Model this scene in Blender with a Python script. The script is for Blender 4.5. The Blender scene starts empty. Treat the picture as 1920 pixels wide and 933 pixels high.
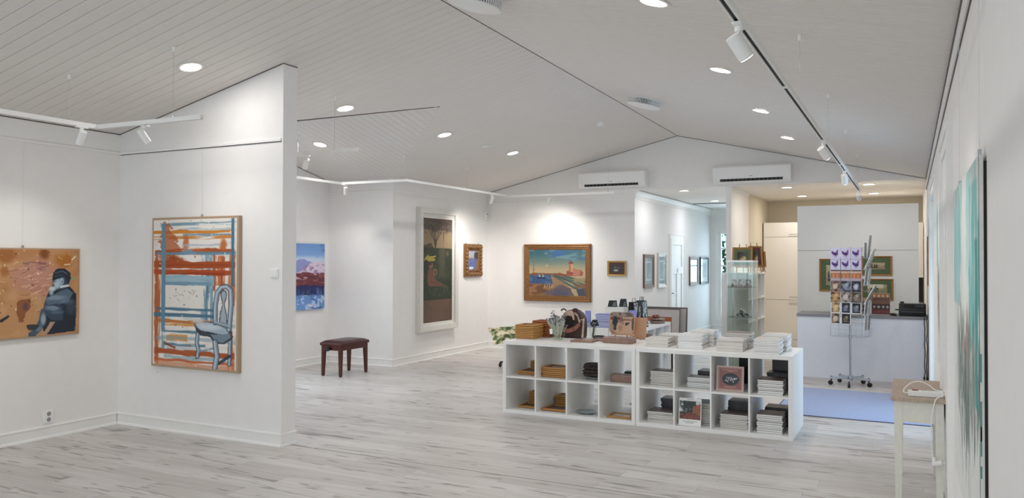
import bpy, bmesh, math, random
import numpy as np
from mathutils import Vector, Matrix

random.seed(7)
SC = bpy.context.scene
COL = SC.collection
R = math.radians

# ------------------------------------------------------------------ camera
F_PX, YAW, PITCH, ROLL, CAM_H = 1474.96, 26.815, 0.772, 0.132, 1.632
cam_data = bpy.data.cameras.new('camera')
cam_data.sensor_fit = 'HORIZONTAL'
cam_data.sensor_width = 36.0
cam_data.lens = 36.0 * F_PX / 1920.0
cam_data.clip_start = 0.02
cam_data.clip_end = 200
cam = bpy.data.objects.new('camera', cam_data)
COL.objects.link(cam)
_y, _p, _r = R(YAW), R(PITCH), R(ROLL)
_F = Vector((-math.sin(_y) * math.cos(_p), math.cos(_y) * math.cos(_p), math.sin(_p)))
_R0 = Vector((math.cos(_y), math.sin(_y), 0))
_U0 = _R0.cross(_F)
_RR = _R0 * math.cos(_r) + _U0 * math.sin(_r)
_UU = -_R0 * math.sin(_r) + _U0 * math.cos(_r)
cam.matrix_world = Matrix(((_RR.x, _UU.x, -_F.x, 0), (_RR.y, _UU.y, -_F.y, 0), (_RR.z, _UU.z, -_F.z, CAM_H), (0, 0, 0, 1)))
SC.camera = cam

# ------------------------------------------------------------------ sky, daylight, exposure
world = bpy.data.worlds.new('sky')
SC.world = world
world.use_nodes = True
_n = world.node_tree.nodes
_bg = _n['Background']
_bg.inputs[0].default_value = (0.62, 0.80, 1.0, 1)
_bg.inputs[1].default_value = 1.1
SC.view_settings.view_transform = 'Standard'
SC.view_settings.look = 'None'
SC.view_settings.gamma = 1.0
SC.view_settings.use_curve_mapping = False
SC.view_settings.exposure = 0.42
SC.cycles.use_denoising = True
SC.cycles.max_bounces = 10
SC.cycles.diffuse_bounces = 6
SC.cycles.caustics_reflective = False
SC.cycles.caustics_refractive = False

def area_light(name, loc, aim, sx, sy, power, color):
    d = bpy.data.lights.new(name, 'AREA')
    d.shape = 'RECTANGLE'; d.spread = R(150); d.size = sx; d.size_y = sy; d.energy = power; d.color = color
    o = bpy.data.objects.new(name, d); COL.objects.link(o)
    o.location = loc
    o.rotation_euler = (Vector(aim) - Vector(loc)).to_track_quat('-Z', 'Y').to_euler()
    return o
DAY = (0.60, 0.77, 1.0)
# daylight entering through the rear windows, the glazed door in the right wall and the corridor window
area_light('daylight_rear', (-3.4, -3.85, 1.6), (-3.4, 6, 1.2), 5.6, 2.0, 80, (0.80, 0.89, 1.0))
area_light('daylight_glazed_door', (0.46, 8.95, 1.25), (-4, 8.6, 0.3), 1.7, 2.0, 11, DAY)
area_light('daylight_alcove_window', (-8.5, 7.1, 1.5), (-5, 8.0, -1.2), 2.2, 1.6, 24, (0.78, 0.88, 1.0))
area_light('daylight_corridor_window', (-3.47, 18.95, 1.35), (-3.4, 10, 1.0), 1.0, 1.9, 22, (0.62, 0.82, 1.0))
LAMP_W = 8.5          # watts of one ceiling downlight
LAMP_C = (1.0, 0.97, 0.94)
SPOT_W = 14.0          # watts of one lit track spotlight

# ------------------------------------------------------------------ materials
def lin(c):
    out = []
    for v in c[:3]:
        v = v / 255.0
        out.append(v / 12.92 if v <= 0.04045 else ((v + 0.055) / 1.055) ** 2.4)
    return tuple(out)

MATS = {}
def mat(name, rgb, rough=0.6, metal=0.0, var=0.05, scale=30.0, bump=0.0, spec=0.5, stretch=(1, 1, 1), trans=0.0, emit=0.0, ior=1.45, alpha=1.0, island=0.0):
    if name in MATS: return MATS[name]
    m = bpy.data.materials.new(name); m.use_nodes = True
    nt = m.node_tree; b = nt.nodes['Principled BSDF']
    c = lin(rgb)
    b.inputs['Roughness'].default_value = rough
    b.inputs['Metallic'].default_value = metal
    b.inputs['Specular IOR Level'].default_value = spec
    b.inputs['Transmission Weight'].default_value = trans
    b.inputs['IOR'].default_value = ior
    b.inputs['Alpha'].default_value = alpha
    tc = nt.nodes.new('ShaderNodeTexCoord'); mp = nt.nodes.new('ShaderNodeMapping')
    mp.inputs['Scale'].default_value = stretch
    nz = nt.nodes.new('ShaderNodeTexNoise'); nz.inputs['Scale'].default_value = scale; nz.inputs['Detail'].default_value = 3
    nt.links.new(tc.outputs['Object'], mp.inputs[0]); nt.links.new(mp.outputs[0], nz.inputs['Vector'])
    rp = nt.nodes.new('ShaderNodeValToRGB')
    rp.color_ramp.elements[0].position = 0.3; rp.color_ramp.elements[1].position = 0.7
    rp.color_ramp.elements[0].color = tuple(max(0, v * (1 - var)) for v in c) + (1,)
    rp.color_ramp.elements[1].color = tuple(min(1, v * (1 + var)) for v in c) + (1,)
    nt.links.new(nz.outputs['Fac'], rp.inputs[0])
    last = rp.outputs[0]
    if island:
        oi = nt.nodes.new('ShaderNodeObjectInfo'); mr = nt.nodes.new('ShaderNodeMapRange')
        mr.inputs['To Min'].default_value = 1 - island; mr.inputs['To Max'].default_value = 1 + island * 0.5
        nt.links.new(oi.outputs['Random'], mr.inputs['Value'])
        mx = nt.nodes.new('ShaderNodeVectorMath'); mx.operation = 'SCALE'
        nt.links.new(last, mx.inputs[0]); nt.links.new(mr.outputs[0], mx.inputs['Scale'])
        last = mx.outputs[0]
    nt.links.new(last, b.inputs['Base Color'])
    if bump:
        bp = nt.nodes.new('ShaderNodeBump'); bp.inputs['Strength'].default_value = bump; bp.inputs['Distance'].default_value = 0.002
        nt.links.new(nz.outputs['Fac'], bp.inputs['Height']); nt.links.new(bp.outputs[0], b.inputs['Normal'])
    if emit:
        b.inputs['Emission Color'].default_value = c + (1,); b.inputs['Emission Strength'].default_value = emit
    MATS[name] = m
    return m

def colour_mat(name, rough, spec=0.4):
    m = bpy.data.materials.new(name); m.use_nodes = True
    nt = m.node_tree; b = nt.nodes['Principled BSDF']
    a = nt.nodes.new('ShaderNodeVertexColor'); a.layer_name = 'Col'
    nt.links.new(a.outputs[0], b.inputs['Base Color'])
    b.inputs['Roughness'].default_value = rough; b.inputs['Specular IOR Level'].default_value = spec
    nz = nt.nodes.new('ShaderNodeTexNoise'); nz.inputs['Scale'].default_value = 300
    bp = nt.nodes.new('ShaderNodeBump'); bp.inputs['Strength'].default_value = 0.15; bp.inputs['Distance'].default_value = 0.001
    nt.links.new(nz.outputs[0], bp.inputs['Height']); nt.links.new(bp.outputs[0], b.inputs['Normal'])
    return m
PAINTED = colour_mat('oil_paint', 0.5)
PRINTED = colour_mat('printed_paper', 0.35)

WALL = mat('wall_paint', (236, 234, 232), 0.75, var=0.012, scale=9, bump=0.06)
WALLB = mat('cream_wall_paint', (216, 206, 186), 0.75, var=0.012, scale=9, bump=0.06)
TRIM = mat('trim_paint', (238, 237, 234), 0.45, var=0.01)
BOARD = mat('ceiling_board_paint', (226, 221, 216), 0.6, var=0.015, scale=6, stretch=(0.3, 3, 3))
BACK = mat('ceiling_backing', (160, 152, 146), 0.9)
WHITE = mat('white_lacquer', (240, 240, 238), 0.35, var=0.01)
WHITEP = mat('white_plastic', (238, 238, 236), 0.4, var=0.01)
BLACK = mat('black_plastic', (20, 20, 22), 0.4)
DARKGAP = mat('dark_slot', (16, 16, 18), 0.6)
STEEL = mat('brushed_steel', (185, 188, 192), 0.3, 1.0)
WIRE = mat('steel_wire', (190, 193, 198), 0.35, 0.5)
LINE = mat('clear_line', (222, 220, 216), 0.3)
GOLD = mat('gilt_wood', (140, 100, 62), 0.36, 0.4, var=0.25, scale=40, bump=0.4)
GOLDD = mat('dark_gilt', (112, 70, 32), 0.42, 0.3, var=0.3, scale=30, bump=0.3)
OAK = mat('honey_wood', (190, 138, 74), 0.5, var=0.22, scale=60, stretch=(1, 6, 6), island=0.12)
BROWNW = mat('brown_frame_wood', (120, 92, 74), 0.5, var=0.15, scale=40)
MAHOG = mat('mahogany', (74, 32, 22), 0.28, var=0.25, scale=24, stretch=(4, 4, 0.5), bump=0.05)
LEATH = mat('brown_leather', (62, 28, 24), 0.3, var=0.2, scale=80, bump=0.3)
LINEN = mat('raw_linen', (176, 152, 126), 0.8, var=0.08, scale=400, bump=0.3)
PAPERW = mat('book_paper', (226, 223, 216), 0.7, var=0.05, scale=200, stretch=(1, 1, 8))
PAPERB = mat('book_paper_bright', (240, 241, 240), 0.65, var=0.04, scale=200, stretch=(1, 1, 8))
COVERG = mat('grey_brown_cover', (118, 104, 98), 0.4, var=0.35, scale=14)
COVERD = mat('dark_grey_cover', (82, 78, 80), 0.45, var=0.3, scale=18)
COVERL = mat('pale_cover', (196, 190, 186), 0.4, var=0.2, scale=12)
BLUEB = mat('lavender_blue_cover', (122, 130, 196), 0.45, var=0.06)
TANB = mat('tan_wood', (196, 152, 120), 0.55, var=0.12, scale=30, stretch=(1, 1, 5))
PINKB = mat('mauve_brown_wood', (144, 116, 103), 0.55, var=0.14, scale=30)
GREYM = mat('grey_worktop', (138, 138, 142), 0.45, var=0.08, scale=120)
CUPB = mat('cupboard_lacquer', (232, 228, 222), 0.35, var=0.01)

def glass_mat(name, tint, rough=0.0):
    m = bpy.data.materials.new(name); m.use_nodes = True
    nt = m.node_tree; b = nt.nodes['Principled BSDF']
    b.inputs['Base Color'].default_value = lin(tint) + (1,)
    b.inputs['Roughness'].default_value = rough; b.inputs['Transmission Weight'].default_value = 1.0; b.inputs['IOR'].default_value = 1.45
    nz = nt.nodes.new('ShaderNodeTexNoise'); nz.inputs['Scale'].default_value = 4
    mr = nt.nodes.new('ShaderNodeMapRange'); mr.inputs['To Min'].default_value = rough; mr.inputs['To Max'].default_value = rough + 0.02
    nt.links.new(nz.outputs[0], mr.inputs[0]); nt.links.new(mr.outputs[0], b.inputs['Roughness'])
    return m
def thin_glass(name, tint, op=0.12):
    m = bpy.data.materials.new(name); m.use_nodes = True
    nt = m.node_tree; nt.nodes.remove(nt.nodes['Principled BSDF'])
    out = nt.nodes['Material Output']
    t = nt.nodes.new('ShaderNodeBsdfTransparent'); t.inputs[0].default_value = lin(tint) + (1,)
    g = nt.nodes.new('ShaderNodeBsdfGlossy'); g.inputs['Roughness'].default_value = 0.02; g.inputs[0].default_value = (0.9, 0.95, 0.95, 1)
    fr = nt.nodes.new('ShaderNodeFresnel'); fr.inputs[0].default_value = 1.45
    mx = nt.nodes.new('ShaderNodeMixShader')
    ge = nt.nodes.new('ShaderNodeNewGeometry'); inv = nt.nodes.new('ShaderNodeMath'); inv.operation = 'SUBTRACT'; inv.inputs[0].default_value = 1.0
    ml = nt.nodes.new('ShaderNodeMath'); ml.operation = 'MULTIPLY'
    nt.links.new(ge.outputs['Backfacing'], inv.inputs[1]); nt.links.new(fr.outputs[0], ml.inputs[0]); nt.links.new(inv.outputs[0], ml.inputs[1])
    nt.links.new(ml.outputs[0], mx.inputs[0]); nt.links.new(t.outputs[0], mx.inputs[1]); nt.links.new(g.outputs[0], mx.inputs[2])
    nt.links.new(mx.outputs[0], out.inputs[0])
    return m
GLASS = thin_glass('clear_glass', (250, 253, 252))
GLASSG = thin_glass('greenish_glass', (249, 252, 250))
ACRYL = thin_glass('clear_acrylic', (246, 248, 250))
VASEG = thin_glass('vase_glass', (250, 252, 248))

def emit_mat(name, rgb, s):
    return mat(name, rgb, 0.5, emit=s, var=0.0)
LAMPFACE = emit_mat('lit_diffuser', (255, 246, 232), 9.0)
SPOTFACE = emit_mat('lit_spot_lens', (255, 248, 238), 9.0)

# ------------------------------------------------------------------ mesh building
class MB:
    def __init__(s): s.v = []; s.f = []; s.m = []
    def add(s, vs, fs, m=0):
        o = len(s.v); s.v += [tuple(v) for v in vs]
        s.f += [tuple(i + o for i in f) for f in fs]; s.m += [m] * len(fs)
        return s
    def box(s, a, b, m=0, mtx=None):
        (x0, y0, z0), (x1, y1, z1) = a, b
        if x0 > x1: x0, x1 = x1, x0
        if y0 > y1: y0, y1 = y1, y0
        if z0 > z1: z0, z1 = z1, z0
        vs = [Vector(p) for p in ((x0, y0, z0), (x1, y0, z0), (x1, y1, z0), (x0, y1, z0), (x0, y0, z1), (x1, y0, z1), (x1, y1, z1), (x0, y1, z1))]
        if mtx is not None: vs = [mtx @ v for v in vs]
        return s.add(vs, [(0, 3, 2, 1), (4, 5, 6, 7), (0, 1, 5, 4), (1, 2, 6, 5), (2, 3, 7, 6), (3, 0, 4, 7)], m)
    def cyl(s, p0, p1, r0, r1=None, n=12, m=0, cap=True):
        p0, p1 = Vector(p0), Vector(p1); r1 = r0 if r1 is None else r1
        d = (p1 - p0).normalized(); u = d.orthogonal().normalized(); w = d.cross(u)
        vs = []
        for p, r in ((p0, r0), (p1, r1)):
            for i in range(n):
                a = 2 * math.pi * i / n
                vs.append(p + u * (r * math.cos(a)) + w * (r * math.sin(a)))
        fs = [(i, (i + 1) % n, n + (i + 1) % n, n + i) for i in range(n)]
        if cap: fs += [tuple(range(n - 1, -1, -1)), tuple(range(n, 2 * n))]
        return s.add(vs, fs, m)
    def lathe(s, prof, c=(0, 0, 0), n=24, m=0, closed=False, wob=None):
        c = Vector(c); vs = []
        for (r, z) in prof:
            for i in range(n):
                a = 2 * math.pi * i / n
                k = wob(a, z) if wob else 1
                vs.append(c + Vector((r * k * math.cos(a), r * k * math.sin(a), z)))
        fs = []
        for j in range(len(prof) - 1):
            for i in range(n):
                fs.append((j * n + i, j * n + (i + 1) % n, (j + 1) * n + (i + 1) % n, (j + 1) * n + i))
        if closed:
            fs.append(tuple(range(n - 1, -1, -1))); L = (len(prof) - 1) * n
            fs.append(tuple(L + i for i in range(n)))
        return s.add(vs, fs, m)
    def prism(s, poly, axis, a0, a1, m=0):
        # poly is 2D in the two other axes (in x,y,z order)
        def P(q, a):
            q = list(q); q.insert(axis, a); return Vector(q)
        n = len(poly)
        area = sum(poly[i][0] * poly[(i + 1) % n][1] - poly[(i + 1) % n][0] * poly[i][1] for i in range(n))
        if (area < 0) != (axis == 1): poly = poly[::-1]
        if a0 > a1: a0, a1 = a1, a0
        vs = [P(q, a0) for q in poly] + [P(q, a1) for q in poly]
        fs = [tuple(range(n - 1, -1, -1)), tuple(range(n, 2 * n))] + [(i, (i + 1) % n, n + (i + 1) % n, n + i) for i in range(n)]
        return s.add(vs, fs, m)
    def tube(s, pts, r, n=8, m=0):
        pts = [Vector(p) for p in pts]; vs = []; up = None
        for i, p in enumerate(pts):
            d = (pts[min(i + 1, len(pts) - 1)] - pts[max(i - 1, 0)]).normalized()
            if up is None: up = d.orthogonal().normalized()
            up = (up - d * up.dot(d)).normalized(); w = d.cross(up)
            rr = r[i] if isinstance(r, (list, tuple)) else r
            for k in range(n):
                a = 2 * math.pi * k / n
                vs.append(p + up * (rr * math.cos(a)) + w * (rr * math.sin(a)))
        fs = []
        for i in range(len(pts) - 1):
            for k in range(n):
                fs.append((i * n + k, i * n + (k + 1) % n, (i + 1) * n + (k + 1) % n, (i + 1) * n + k))
        L = (len(pts) - 1) * n
        fs += [tuple(range(n - 1, -1, -1)), tuple(L + k for k in range(n))]
        return s.add(vs, fs, m)
    def mesh(s, name, mats, bevel=0.0, smooth=None, seg=2):
        me = bpy.data.meshes.new(name)
        me.from_pydata(s.v, [], s.f)
        me.polygons.foreach_set('material_index', s.m)
        for mm in (mats if isinstance(mats, (list, tuple)) else [mats]): me.materials.append(mm)
        if bevel:
            bm = bmesh.new(); bm.from_mesh(me)
            bmesh.ops.bevel(bm, geom=[e for e in bm.edges if e.calc_face_angle(0) > 0.5], offset=bevel, segments=seg, affect='EDGES', profile=0.6, clamp_overlap=True)
            bm.to_mesh(me); bm.free()
        if smooth is not None:
            me.polygons.foreach_set('use_smooth', [True] * len(me.polygons))
            me.set_sharp_from_angle(angle=R(smooth))
        me.update()
        return me
    def build(s, name, mats, parent=None, bevel=0.0, smooth=None, seg=2):
        return link(name, s.mesh(name, mats, bevel, smooth, seg), parent)

def link(name, me, parent=None):
    o = bpy.data.objects.new(name, me); COL.objects.link(o)
    if parent is not None: o.parent = parent
    return o
def tag(o, label=None, cat=None, group=None, kind=None):
    if label: o['label'] = label
    if cat: o['category'] = cat
    if group: o['group'] = group
    if kind: o['kind'] = kind
    return o
def thing(name, label, cat, loc=(0, 0, 0), rz=0.0, group=None):
    o = bpy.data.objects.new(name, None); COL.objects.link(o)
    o.empty_display_size = 0.1
    o.location = loc; o.rotation_euler = (0, 0, rz)
    return tag(o, label, cat, group)
def copy_tree(o, parent=None):
    c = o.copy(); COL.objects.link(c)
    if parent is not None: c.parent = parent
    for ch in [x for x in COL.objects if x.parent == o]: copy_tree(ch, c)
    return c
def struct(name, mb, mats, parent=None, bevel=0.0, smooth=None, label=None):
    o = mb.build(name, mats, parent, bevel, smooth)
    o['kind'] = 'structure'
    if label: o['label'] = label
    return o

def colour_grid(name, arr, w, h, parent, mtl, relief=0.0, seed=0, z0=0.0, y=0.0, x0=None):
    """A painted or printed sheet: a fine grid facing -Y, colours per vertex, optional impasto relief."""
    ny, nx = arr.shape[:2]
    x0 = -w / 2 if x0 is None else x0
    xs = np.linspace(x0, x0 + w, nx); zs = np.linspace(z0 + h, z0, ny)
    X, Z = np.meshgrid(xs, zs)
    Y = np.full_like(X, y)
    if relief:
        lum = arr.mean(axis=2)
        Y = Y - relief * (fbm(nx, ny, 24, seed + 91, 3) * 0.6 + 0.4 * lum)
        Y[0, :] = Y[-1, :] = y; Y[:, 0] = Y[:, -1] = y
    co = np.stack([X, Y, Z], -1).reshape(-1, 3)
    idx = np.arange(nx * ny).reshape(ny, nx)
    quads = np.stack([idx[:-1, :-1], idx[1:, :-1], idx[1:, 1:], idx[:-1, 1:]], -1).reshape(-1, 4)
    me = bpy.data.meshes.new(name)
    me.vertices.add(len(co)); me.vertices.foreach_set('co', co.ravel())
    me.loops.add(quads.size); me.loops.foreach_set('vertex_index', quads.ravel())
    me.polygons.add(len(quads)); me.polygons.foreach_set('loop_start', np.arange(0, quads.size, 4))
    me.update(calc_edges=True)
    ca = me.color_attributes.new('Col', 'FLOAT_COLOR', 'POINT')
    a = np.clip(arr, 0, 1); l = np.where(a <= 0.04045, a / 12.92, ((a + 0.055) / 1.055) ** 2.4)
    rgba = np.concatenate([l, np.ones(l.shape[:2] + (1,))], -1)
    ca.data.foreach_set('color', rgba.reshape(-1).astype(np.float32))
    me.polygons.foreach_set('use_smooth', [True] * len(me.polygons))
    me.materials.append(mtl)
    return link(name, me, parent)

# ------------------------------------------------------------------ 2D painting tools
def fbm(nx, ny, cells, seed, octs=4, sx=1.0, sy=1.0):
    rng = np.random.default_rng(seed)
    out = np.zeros((ny, nx)); amp = 1.0; tot = 0
    asp = ny / nx
    for o in range(octs):
        cx = max(1, int(cells * sx * 2 ** o)); cy = max(1, int(cells * sy * asp * 2 ** o))
        g = rng.random((cy + 2, cx + 2))
        u = np.linspace(0, cx, nx); v = np.linspace(0, cy, ny)
        iu = u.astype(int); iv = v.astype(int); fu = u - iu; fv = v - iv
        fu = fu * fu * (3 - 2 * fu); fv = fv * fv * (3 - 2 * fv)
        a = g[np.ix_(iv, iu)]; b = g[np.ix_(iv, iu + 1)]; c = g[np.ix_(iv + 1, iu)]; d = g[np.ix_(iv + 1, iu + 1)]
        out += amp * ((a * (1 - fu) + b * fu) * (1 - fv)[:, None] + (c * (1 - fu) + d * fu) * fv[:, None])
        tot += amp; amp *= 0.5
    return out / tot
def sm(a, lo, hi):
    t = np.clip((a - lo) / (hi - lo + 1e-9), 0, 1); return t * t * (3 - 2 * t)
class Pic:
    """u to the right and v downwards, both in the given ranges."""
    def __init__(s, nx, ny, bg, ur=(0, 1), vr=(0, 1), seed=1):
        s.nx, s.ny, s.seed = nx, ny, seed
        s.a = np.ones((ny, nx, 3)) * (np.array(bg) / 255.0)
        s.U, s.V = np.meshgrid(np.linspace(ur[0], ur[1], nx), np.linspace(vr[0], vr[1], ny))
        s.du = (ur[1] - ur[0]) / nx
        s.k = 0
    def nz(s, cells, octs=4, sx=1, sy=1):
        s.k += 1; return fbm(s.nx, s.ny, cells, s.seed * 100 + s.k, octs, sx, sy)
    def mix(s, m, c):
        m = np.clip(m, 0, 1)[..., None]; s.a = s.a * (1 - m) + np.array(c) / 255.0 * m
    def poly(s, pts, c, al=1.0, rag=0.0):
        U, V = s.U, s.V
        if rag: U = U + (s.nz(30) - .5) * rag; V = V + (s.nz(30) - .5) * rag
        ins = np.zeros_like(U, bool); n = len(pts)
        for i in range(n):
            (x0, y0), (x1, y1) = pts[i], pts[(i + 1) % n]
            if y0 == y1: continue
            cnd = ((y0 > V) != (y1 > V)) & (U < (x1 - x0) * (V - y0) / (y1 - y0) + x0)
            ins ^= cnd
        s.mix(ins * al, c)
    def line(s, pts, w, c, al=1.0, rag=0.0):
        d = np.full_like(s.U, 1e9); U, V = s.U, s.V
        if rag: U = U + (s.nz(24) - .5) * rag; V = V + (s.nz(24) - .5) * rag
        for (x0, y0), (x1, y1) in zip(pts[:-1], pts[1:]):
            L = (x1 - x0) ** 2 + (y1 - y0) ** 2 + 1e-12
            t = np.clip(((U - x0) * (x1 - x0) + (V - y0) * (y1 - y0)) / L, 0, 1)
            d = np.minimum(d, np.hypot(U - x0 - t * (x1 - x0), V - y0 - t * (y1 - y0)))
        s.mix((1 - sm(d, w / 2 - s.du * .6, w / 2 + s.du * .6)) * al, c)
    def ell(s, cx, cy, rx, ry, c, soft=0.15, al=1.0, rag=0.0):
        U, V = s.U, s.V
        if rag: U = U + (s.nz(20) - .5) * rag; V = V + (s.nz(20) - .5) * rag
        q = np.hypot((U - cx) / rx, (V - cy) / ry)
        s.mix((1 - sm(q, 1 - soft, 1 + soft)) * al, c)
    def band(s, v0, v1, u0, u1, c, al=1.0, rag=0.02, dry=0.0):
        n = (s.nz(6, 4, 1, 4) - .5) * rag
        e = s.du * 1.2
        m = sm(s.V + n, v0 - e, v0 + e) * (1 - sm(s.V + n, v1 - e, v1 + e)) * sm(s.U, u0 - e, u0 + e) * (1 - sm(s.U, u1 - e, u1 + e))
        if dry: m = m * sm(s.nz(5, 4, .6, 9), dry - .1, dry + .06)
        s.mix(m * al, c)
    def vband(s, u0, u1, v0, v1, c, al=1.0, rag=0.02, dry=0.0):
        n = (s.nz(6, 4, 4, 1) - .5) * rag
        e = s.du * 1.2
        m = sm(s.U + n, u0 - e, u0 + e) * (1 - sm(s.U + n, u1 - e, u1 + e)) * sm(s.V, v0 - e, v0 + e) * (1 - sm(s.V, v1 - e, v1 + e))
        if dry: m = m * sm(s.nz(5, 4, 9, .6), dry - .1, dry + .06)
        s.mix(m * al, c)

# ================================================================== THE ROOM
XL, XA, XP, XC, XW = -7.02, -8.27, -4.887, -4.174, 0.223
YP, YA, YC, YB = 5.225, 9.872, 12.881, -3.5
TP = 0.173                      # partition thickness
ZE, ZEL, ZER, ZR, ZF = 2.85, 2.87, 2.822, 3.698, 2.822
YFAR, YK = 18.6, 16.7           # corridor end wall, kitchen end wall
KW0, KW1 = -2.655, -2.571       # wall between corridor and kitchen
def xr(Y): return -3.32 - 0.0155 * (Y - 5.33)
def zc(X, Y):
    x = xr(Y)
    if X < x: return ZR - (ZR - ZEL) * (x - X) / (x - XL)
    return ZR - (ZR - ZER) * (X - x) / (XW - x)
YX, ZX, SL = 7.608, 3.376, 0.224      # cross gable ridge

# floor: base, planks (near ones one by one, the far ones joined)
def plank_mat():
    m = bpy.data.materials.new('whitewashed_plank'); m.use_nodes = True
    nt = m.node_tree; b = nt.nodes['Principled BSDF']; N = nt.nodes.new; L = nt.links.new
    geo = N('ShaderNodeNewGeometry'); oi = N('ShaderNodeObjectInfo')
    tc = N('ShaderNodeTexCoord')
    add = N('ShaderNodeMath'); add.operation = 'ADD'; L(geo.outputs['Random Per Island'], add.inputs[0]); L(oi.outputs['Random'], add.inputs[1])
    fr = N('ShaderNodeMath'); fr.operation = 'FRACT'; L(add.outputs[0], fr.inputs[0])
    off = N('ShaderNodeMath'); off.operation = 'MULTIPLY'; off.inputs[1].default_value = 57.0; L(fr.outputs[0], off.inputs[0])
    cmb = N('ShaderNodeCombineXYZ'); L(off.outputs[0], cmb.inputs[0]); L(off.outputs[0], cmb.inputs[2])
    va = N('ShaderNodeVectorMath'); va.operation = 'ADD'; L(geo.outputs['Position'], va.inputs[0]); L(cmb.outputs[0], va.inputs[1])
    def noise(sc, scale, det=4, dist=0.0):
        mp = N('ShaderNodeMapping'); mp.inputs['Scale'].default_value = sc; L(va.outputs[0], mp.inputs[0])
        n = N('ShaderNodeTexNoise'); n.inputs['Scale'].default_value = scale; n.inputs['Detail'].default_value = det; n.inputs['Distortion'].default_value = dist
        L(mp.outputs[0], n.inputs['Vector']); return n.outputs['Fac']
    def ramp(f, a, bb, ca, cb):
        r = N('ShaderNodeValToRGB'); r.color_ramp.elements[0].position = a; r.color_ramp.elements[1].position = bb
        r.color_ramp.elements[0].color = ca; r.color_ramp.elements[1].color = cb; L(f, r.inputs[0]); return r
    grain = ramp(noise((0.5, 9, 1), 3.0, 6), 0.30, 0.70, lin((192, 187, 184)) + (1,), lin((212, 208, 205)) + (1,))
    tone = ramp(fr.outputs[0], 0.0, 1.0, (0.88, 0.87, 0.86, 1), (1.04, 1.04, 1.04, 1))
    m1 = N('ShaderNodeMix'); m1.data_type = 'RGBA'; m1.blend_type = 'MULTIPLY'; m1.inputs[0].default_value = 1.0
    L(grain.outputs[0], m1.inputs[6]); L(tone.outputs[0], m1.inputs[7])
    # thin dark checks along the grain
    crack = noise((0.30, 3.2, 1), 1.6, 3, 0.3)
    s = N('ShaderNodeMath'); s.operation = 'SUBTRACT'; s.inputs[1].default_value = 0.5; L(crack, s.inputs[0])
    ab = N('ShaderNodeMath'); ab.operation = 'ABSOLUTE'; L(s.outputs[0], ab.inputs[0])
    cl = ramp(ab.outputs[0], 0.003, 0.02, (1, 1, 1, 1), (0, 0, 0, 1))
    msk = ramp(noise((0.9, 2.2, 1), 1.3, 2), 0.49, 0.58, (0, 0, 0, 1), (1, 1, 1, 1))
    mm = N('ShaderNodeMath'); mm.operation = 'MULTIPLY'; L(cl.outputs[0], mm.inputs[0]); L(msk.outputs[0], mm.inputs[1])
    mk = N('ShaderNodeMath'); mk.operation = 'MULTIPLY'; mk.inputs[1].default_value = 0.8; L(mm.outputs[0], mk.inputs[0])
    m2 = N('ShaderNodeMix'); m2.data_type = 'RGBA'; L(mk.outputs[0], m2.inputs[0]); L(m1.outputs[2], m2.inputs[6]); m2.inputs[7].default_value = lin((112, 102, 98)) + (1,)
    kn = ramp(noise((1.6, 7, 1), 2.4, 1), 0.66, 0.72, (0, 0, 0, 1), (1, 1, 1, 1))
    kk = N('ShaderNodeMath'); kk.operation = 'MULTIPLY'; kk.inputs[1].default_value = 0.6; L(kn.outputs[0], kk.inputs[0])
    m3 = N('ShaderNodeMix'); m3.data_type = 'RGBA'; L(kk.outputs[0], m3.inputs[0]); L(m2.outputs[2], m3.inputs[6]); m3.inputs[7].default_value = lin((128, 118, 114)) + (1,)
    L(m3.outputs[2], b.inputs['Base Color'])
    b.inputs['Roughness'].default_value = 0.38; b.inputs['Specular IOR Level'].default_value = 0.45
    bp = N('ShaderNodeBump'); bp.inputs['Strength'].default_value = 0.12; bp.inputs['Distance'].default_value = 0.001
    L(grain.outputs[0], bp.inputs['Height']); L(bp.outputs[0], b.inputs['Normal'])
    return m
PLANK = plank_mat()
FBASE = mat('floor_underlay', (150, 142, 138), 0.8)
floor = struct('floor', MB().box((-8.6, YB, -0.1), (XW + 0.3, YFAR + 0.2, -0.008)), FBASE)
PW, PLEN, GAP = 0.188, 1.285, 0.0007
plank_me = MB().box((0, GAP, -0.008), (PLEN - GAP, PW - GAP, 0)).mesh('plank', PLANK, bevel=0.0012, seg=1)
far = MB(); short = {}
row = 0; Y = 5.31 - PW * 15
while Y < YFAR:
    off = (row * 0.47) % 1.0
    x = -8.4 - off * PLEN
    near = 3.2 < Y < 7.3
    while x < XW + 0.02:
        x0, x1 = max(x, -8.4), min(x + PLEN, XW + 0.05)
        if x1 - x0 > 0.05:
            # visible part of the floor only, one object per plank
            vis = near and (x1 > -7.1 if Y < 5.3 else True) and x1 > -(Y * 1.52) - 0.3
            if vis and x0 == x and x1 == x + PLEN:
                o = link('plank', plank_me, floor); o.location = (x, Y, 0)
            elif vis:
                MB().box((x0, Y + GAP, -0.008), (x1 - GAP, Y + PW - GAP, 0)).build('plank', PLANK, floor, bevel=0.0012, seg=1)
            else:
                far.box((x0, Y + GAP, -0.008), (x1 - GAP, Y + PW - GAP, 0))
        x += PLEN
    Y += PW; row += 1
    if abs(Y - 5.31) < 0.02: Y += 0.004
far.box((-8.4, YB, -0.008), (XW + 0.05, 5.31 - PW * 15, 0))
tag(far.build('far_planks', PLANK, floor), kind='stuff')
struct('trim_1', MB().box((XP + 0.01, 5.3085, -0.008), (XW, 5.3145, 0.0006)), mat('floor_joint', (96, 88, 84), 0.7), floor, label='thin expansion joint strip across the plank floor')

# walls
def wallbox(name, a, b, m=WALL): return struct(name, MB().box(a, b), m)
struct('wall_left', MB().box((XL - 0.2, YB, 0), (XL, YP, 2.95)), WALL)
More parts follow.
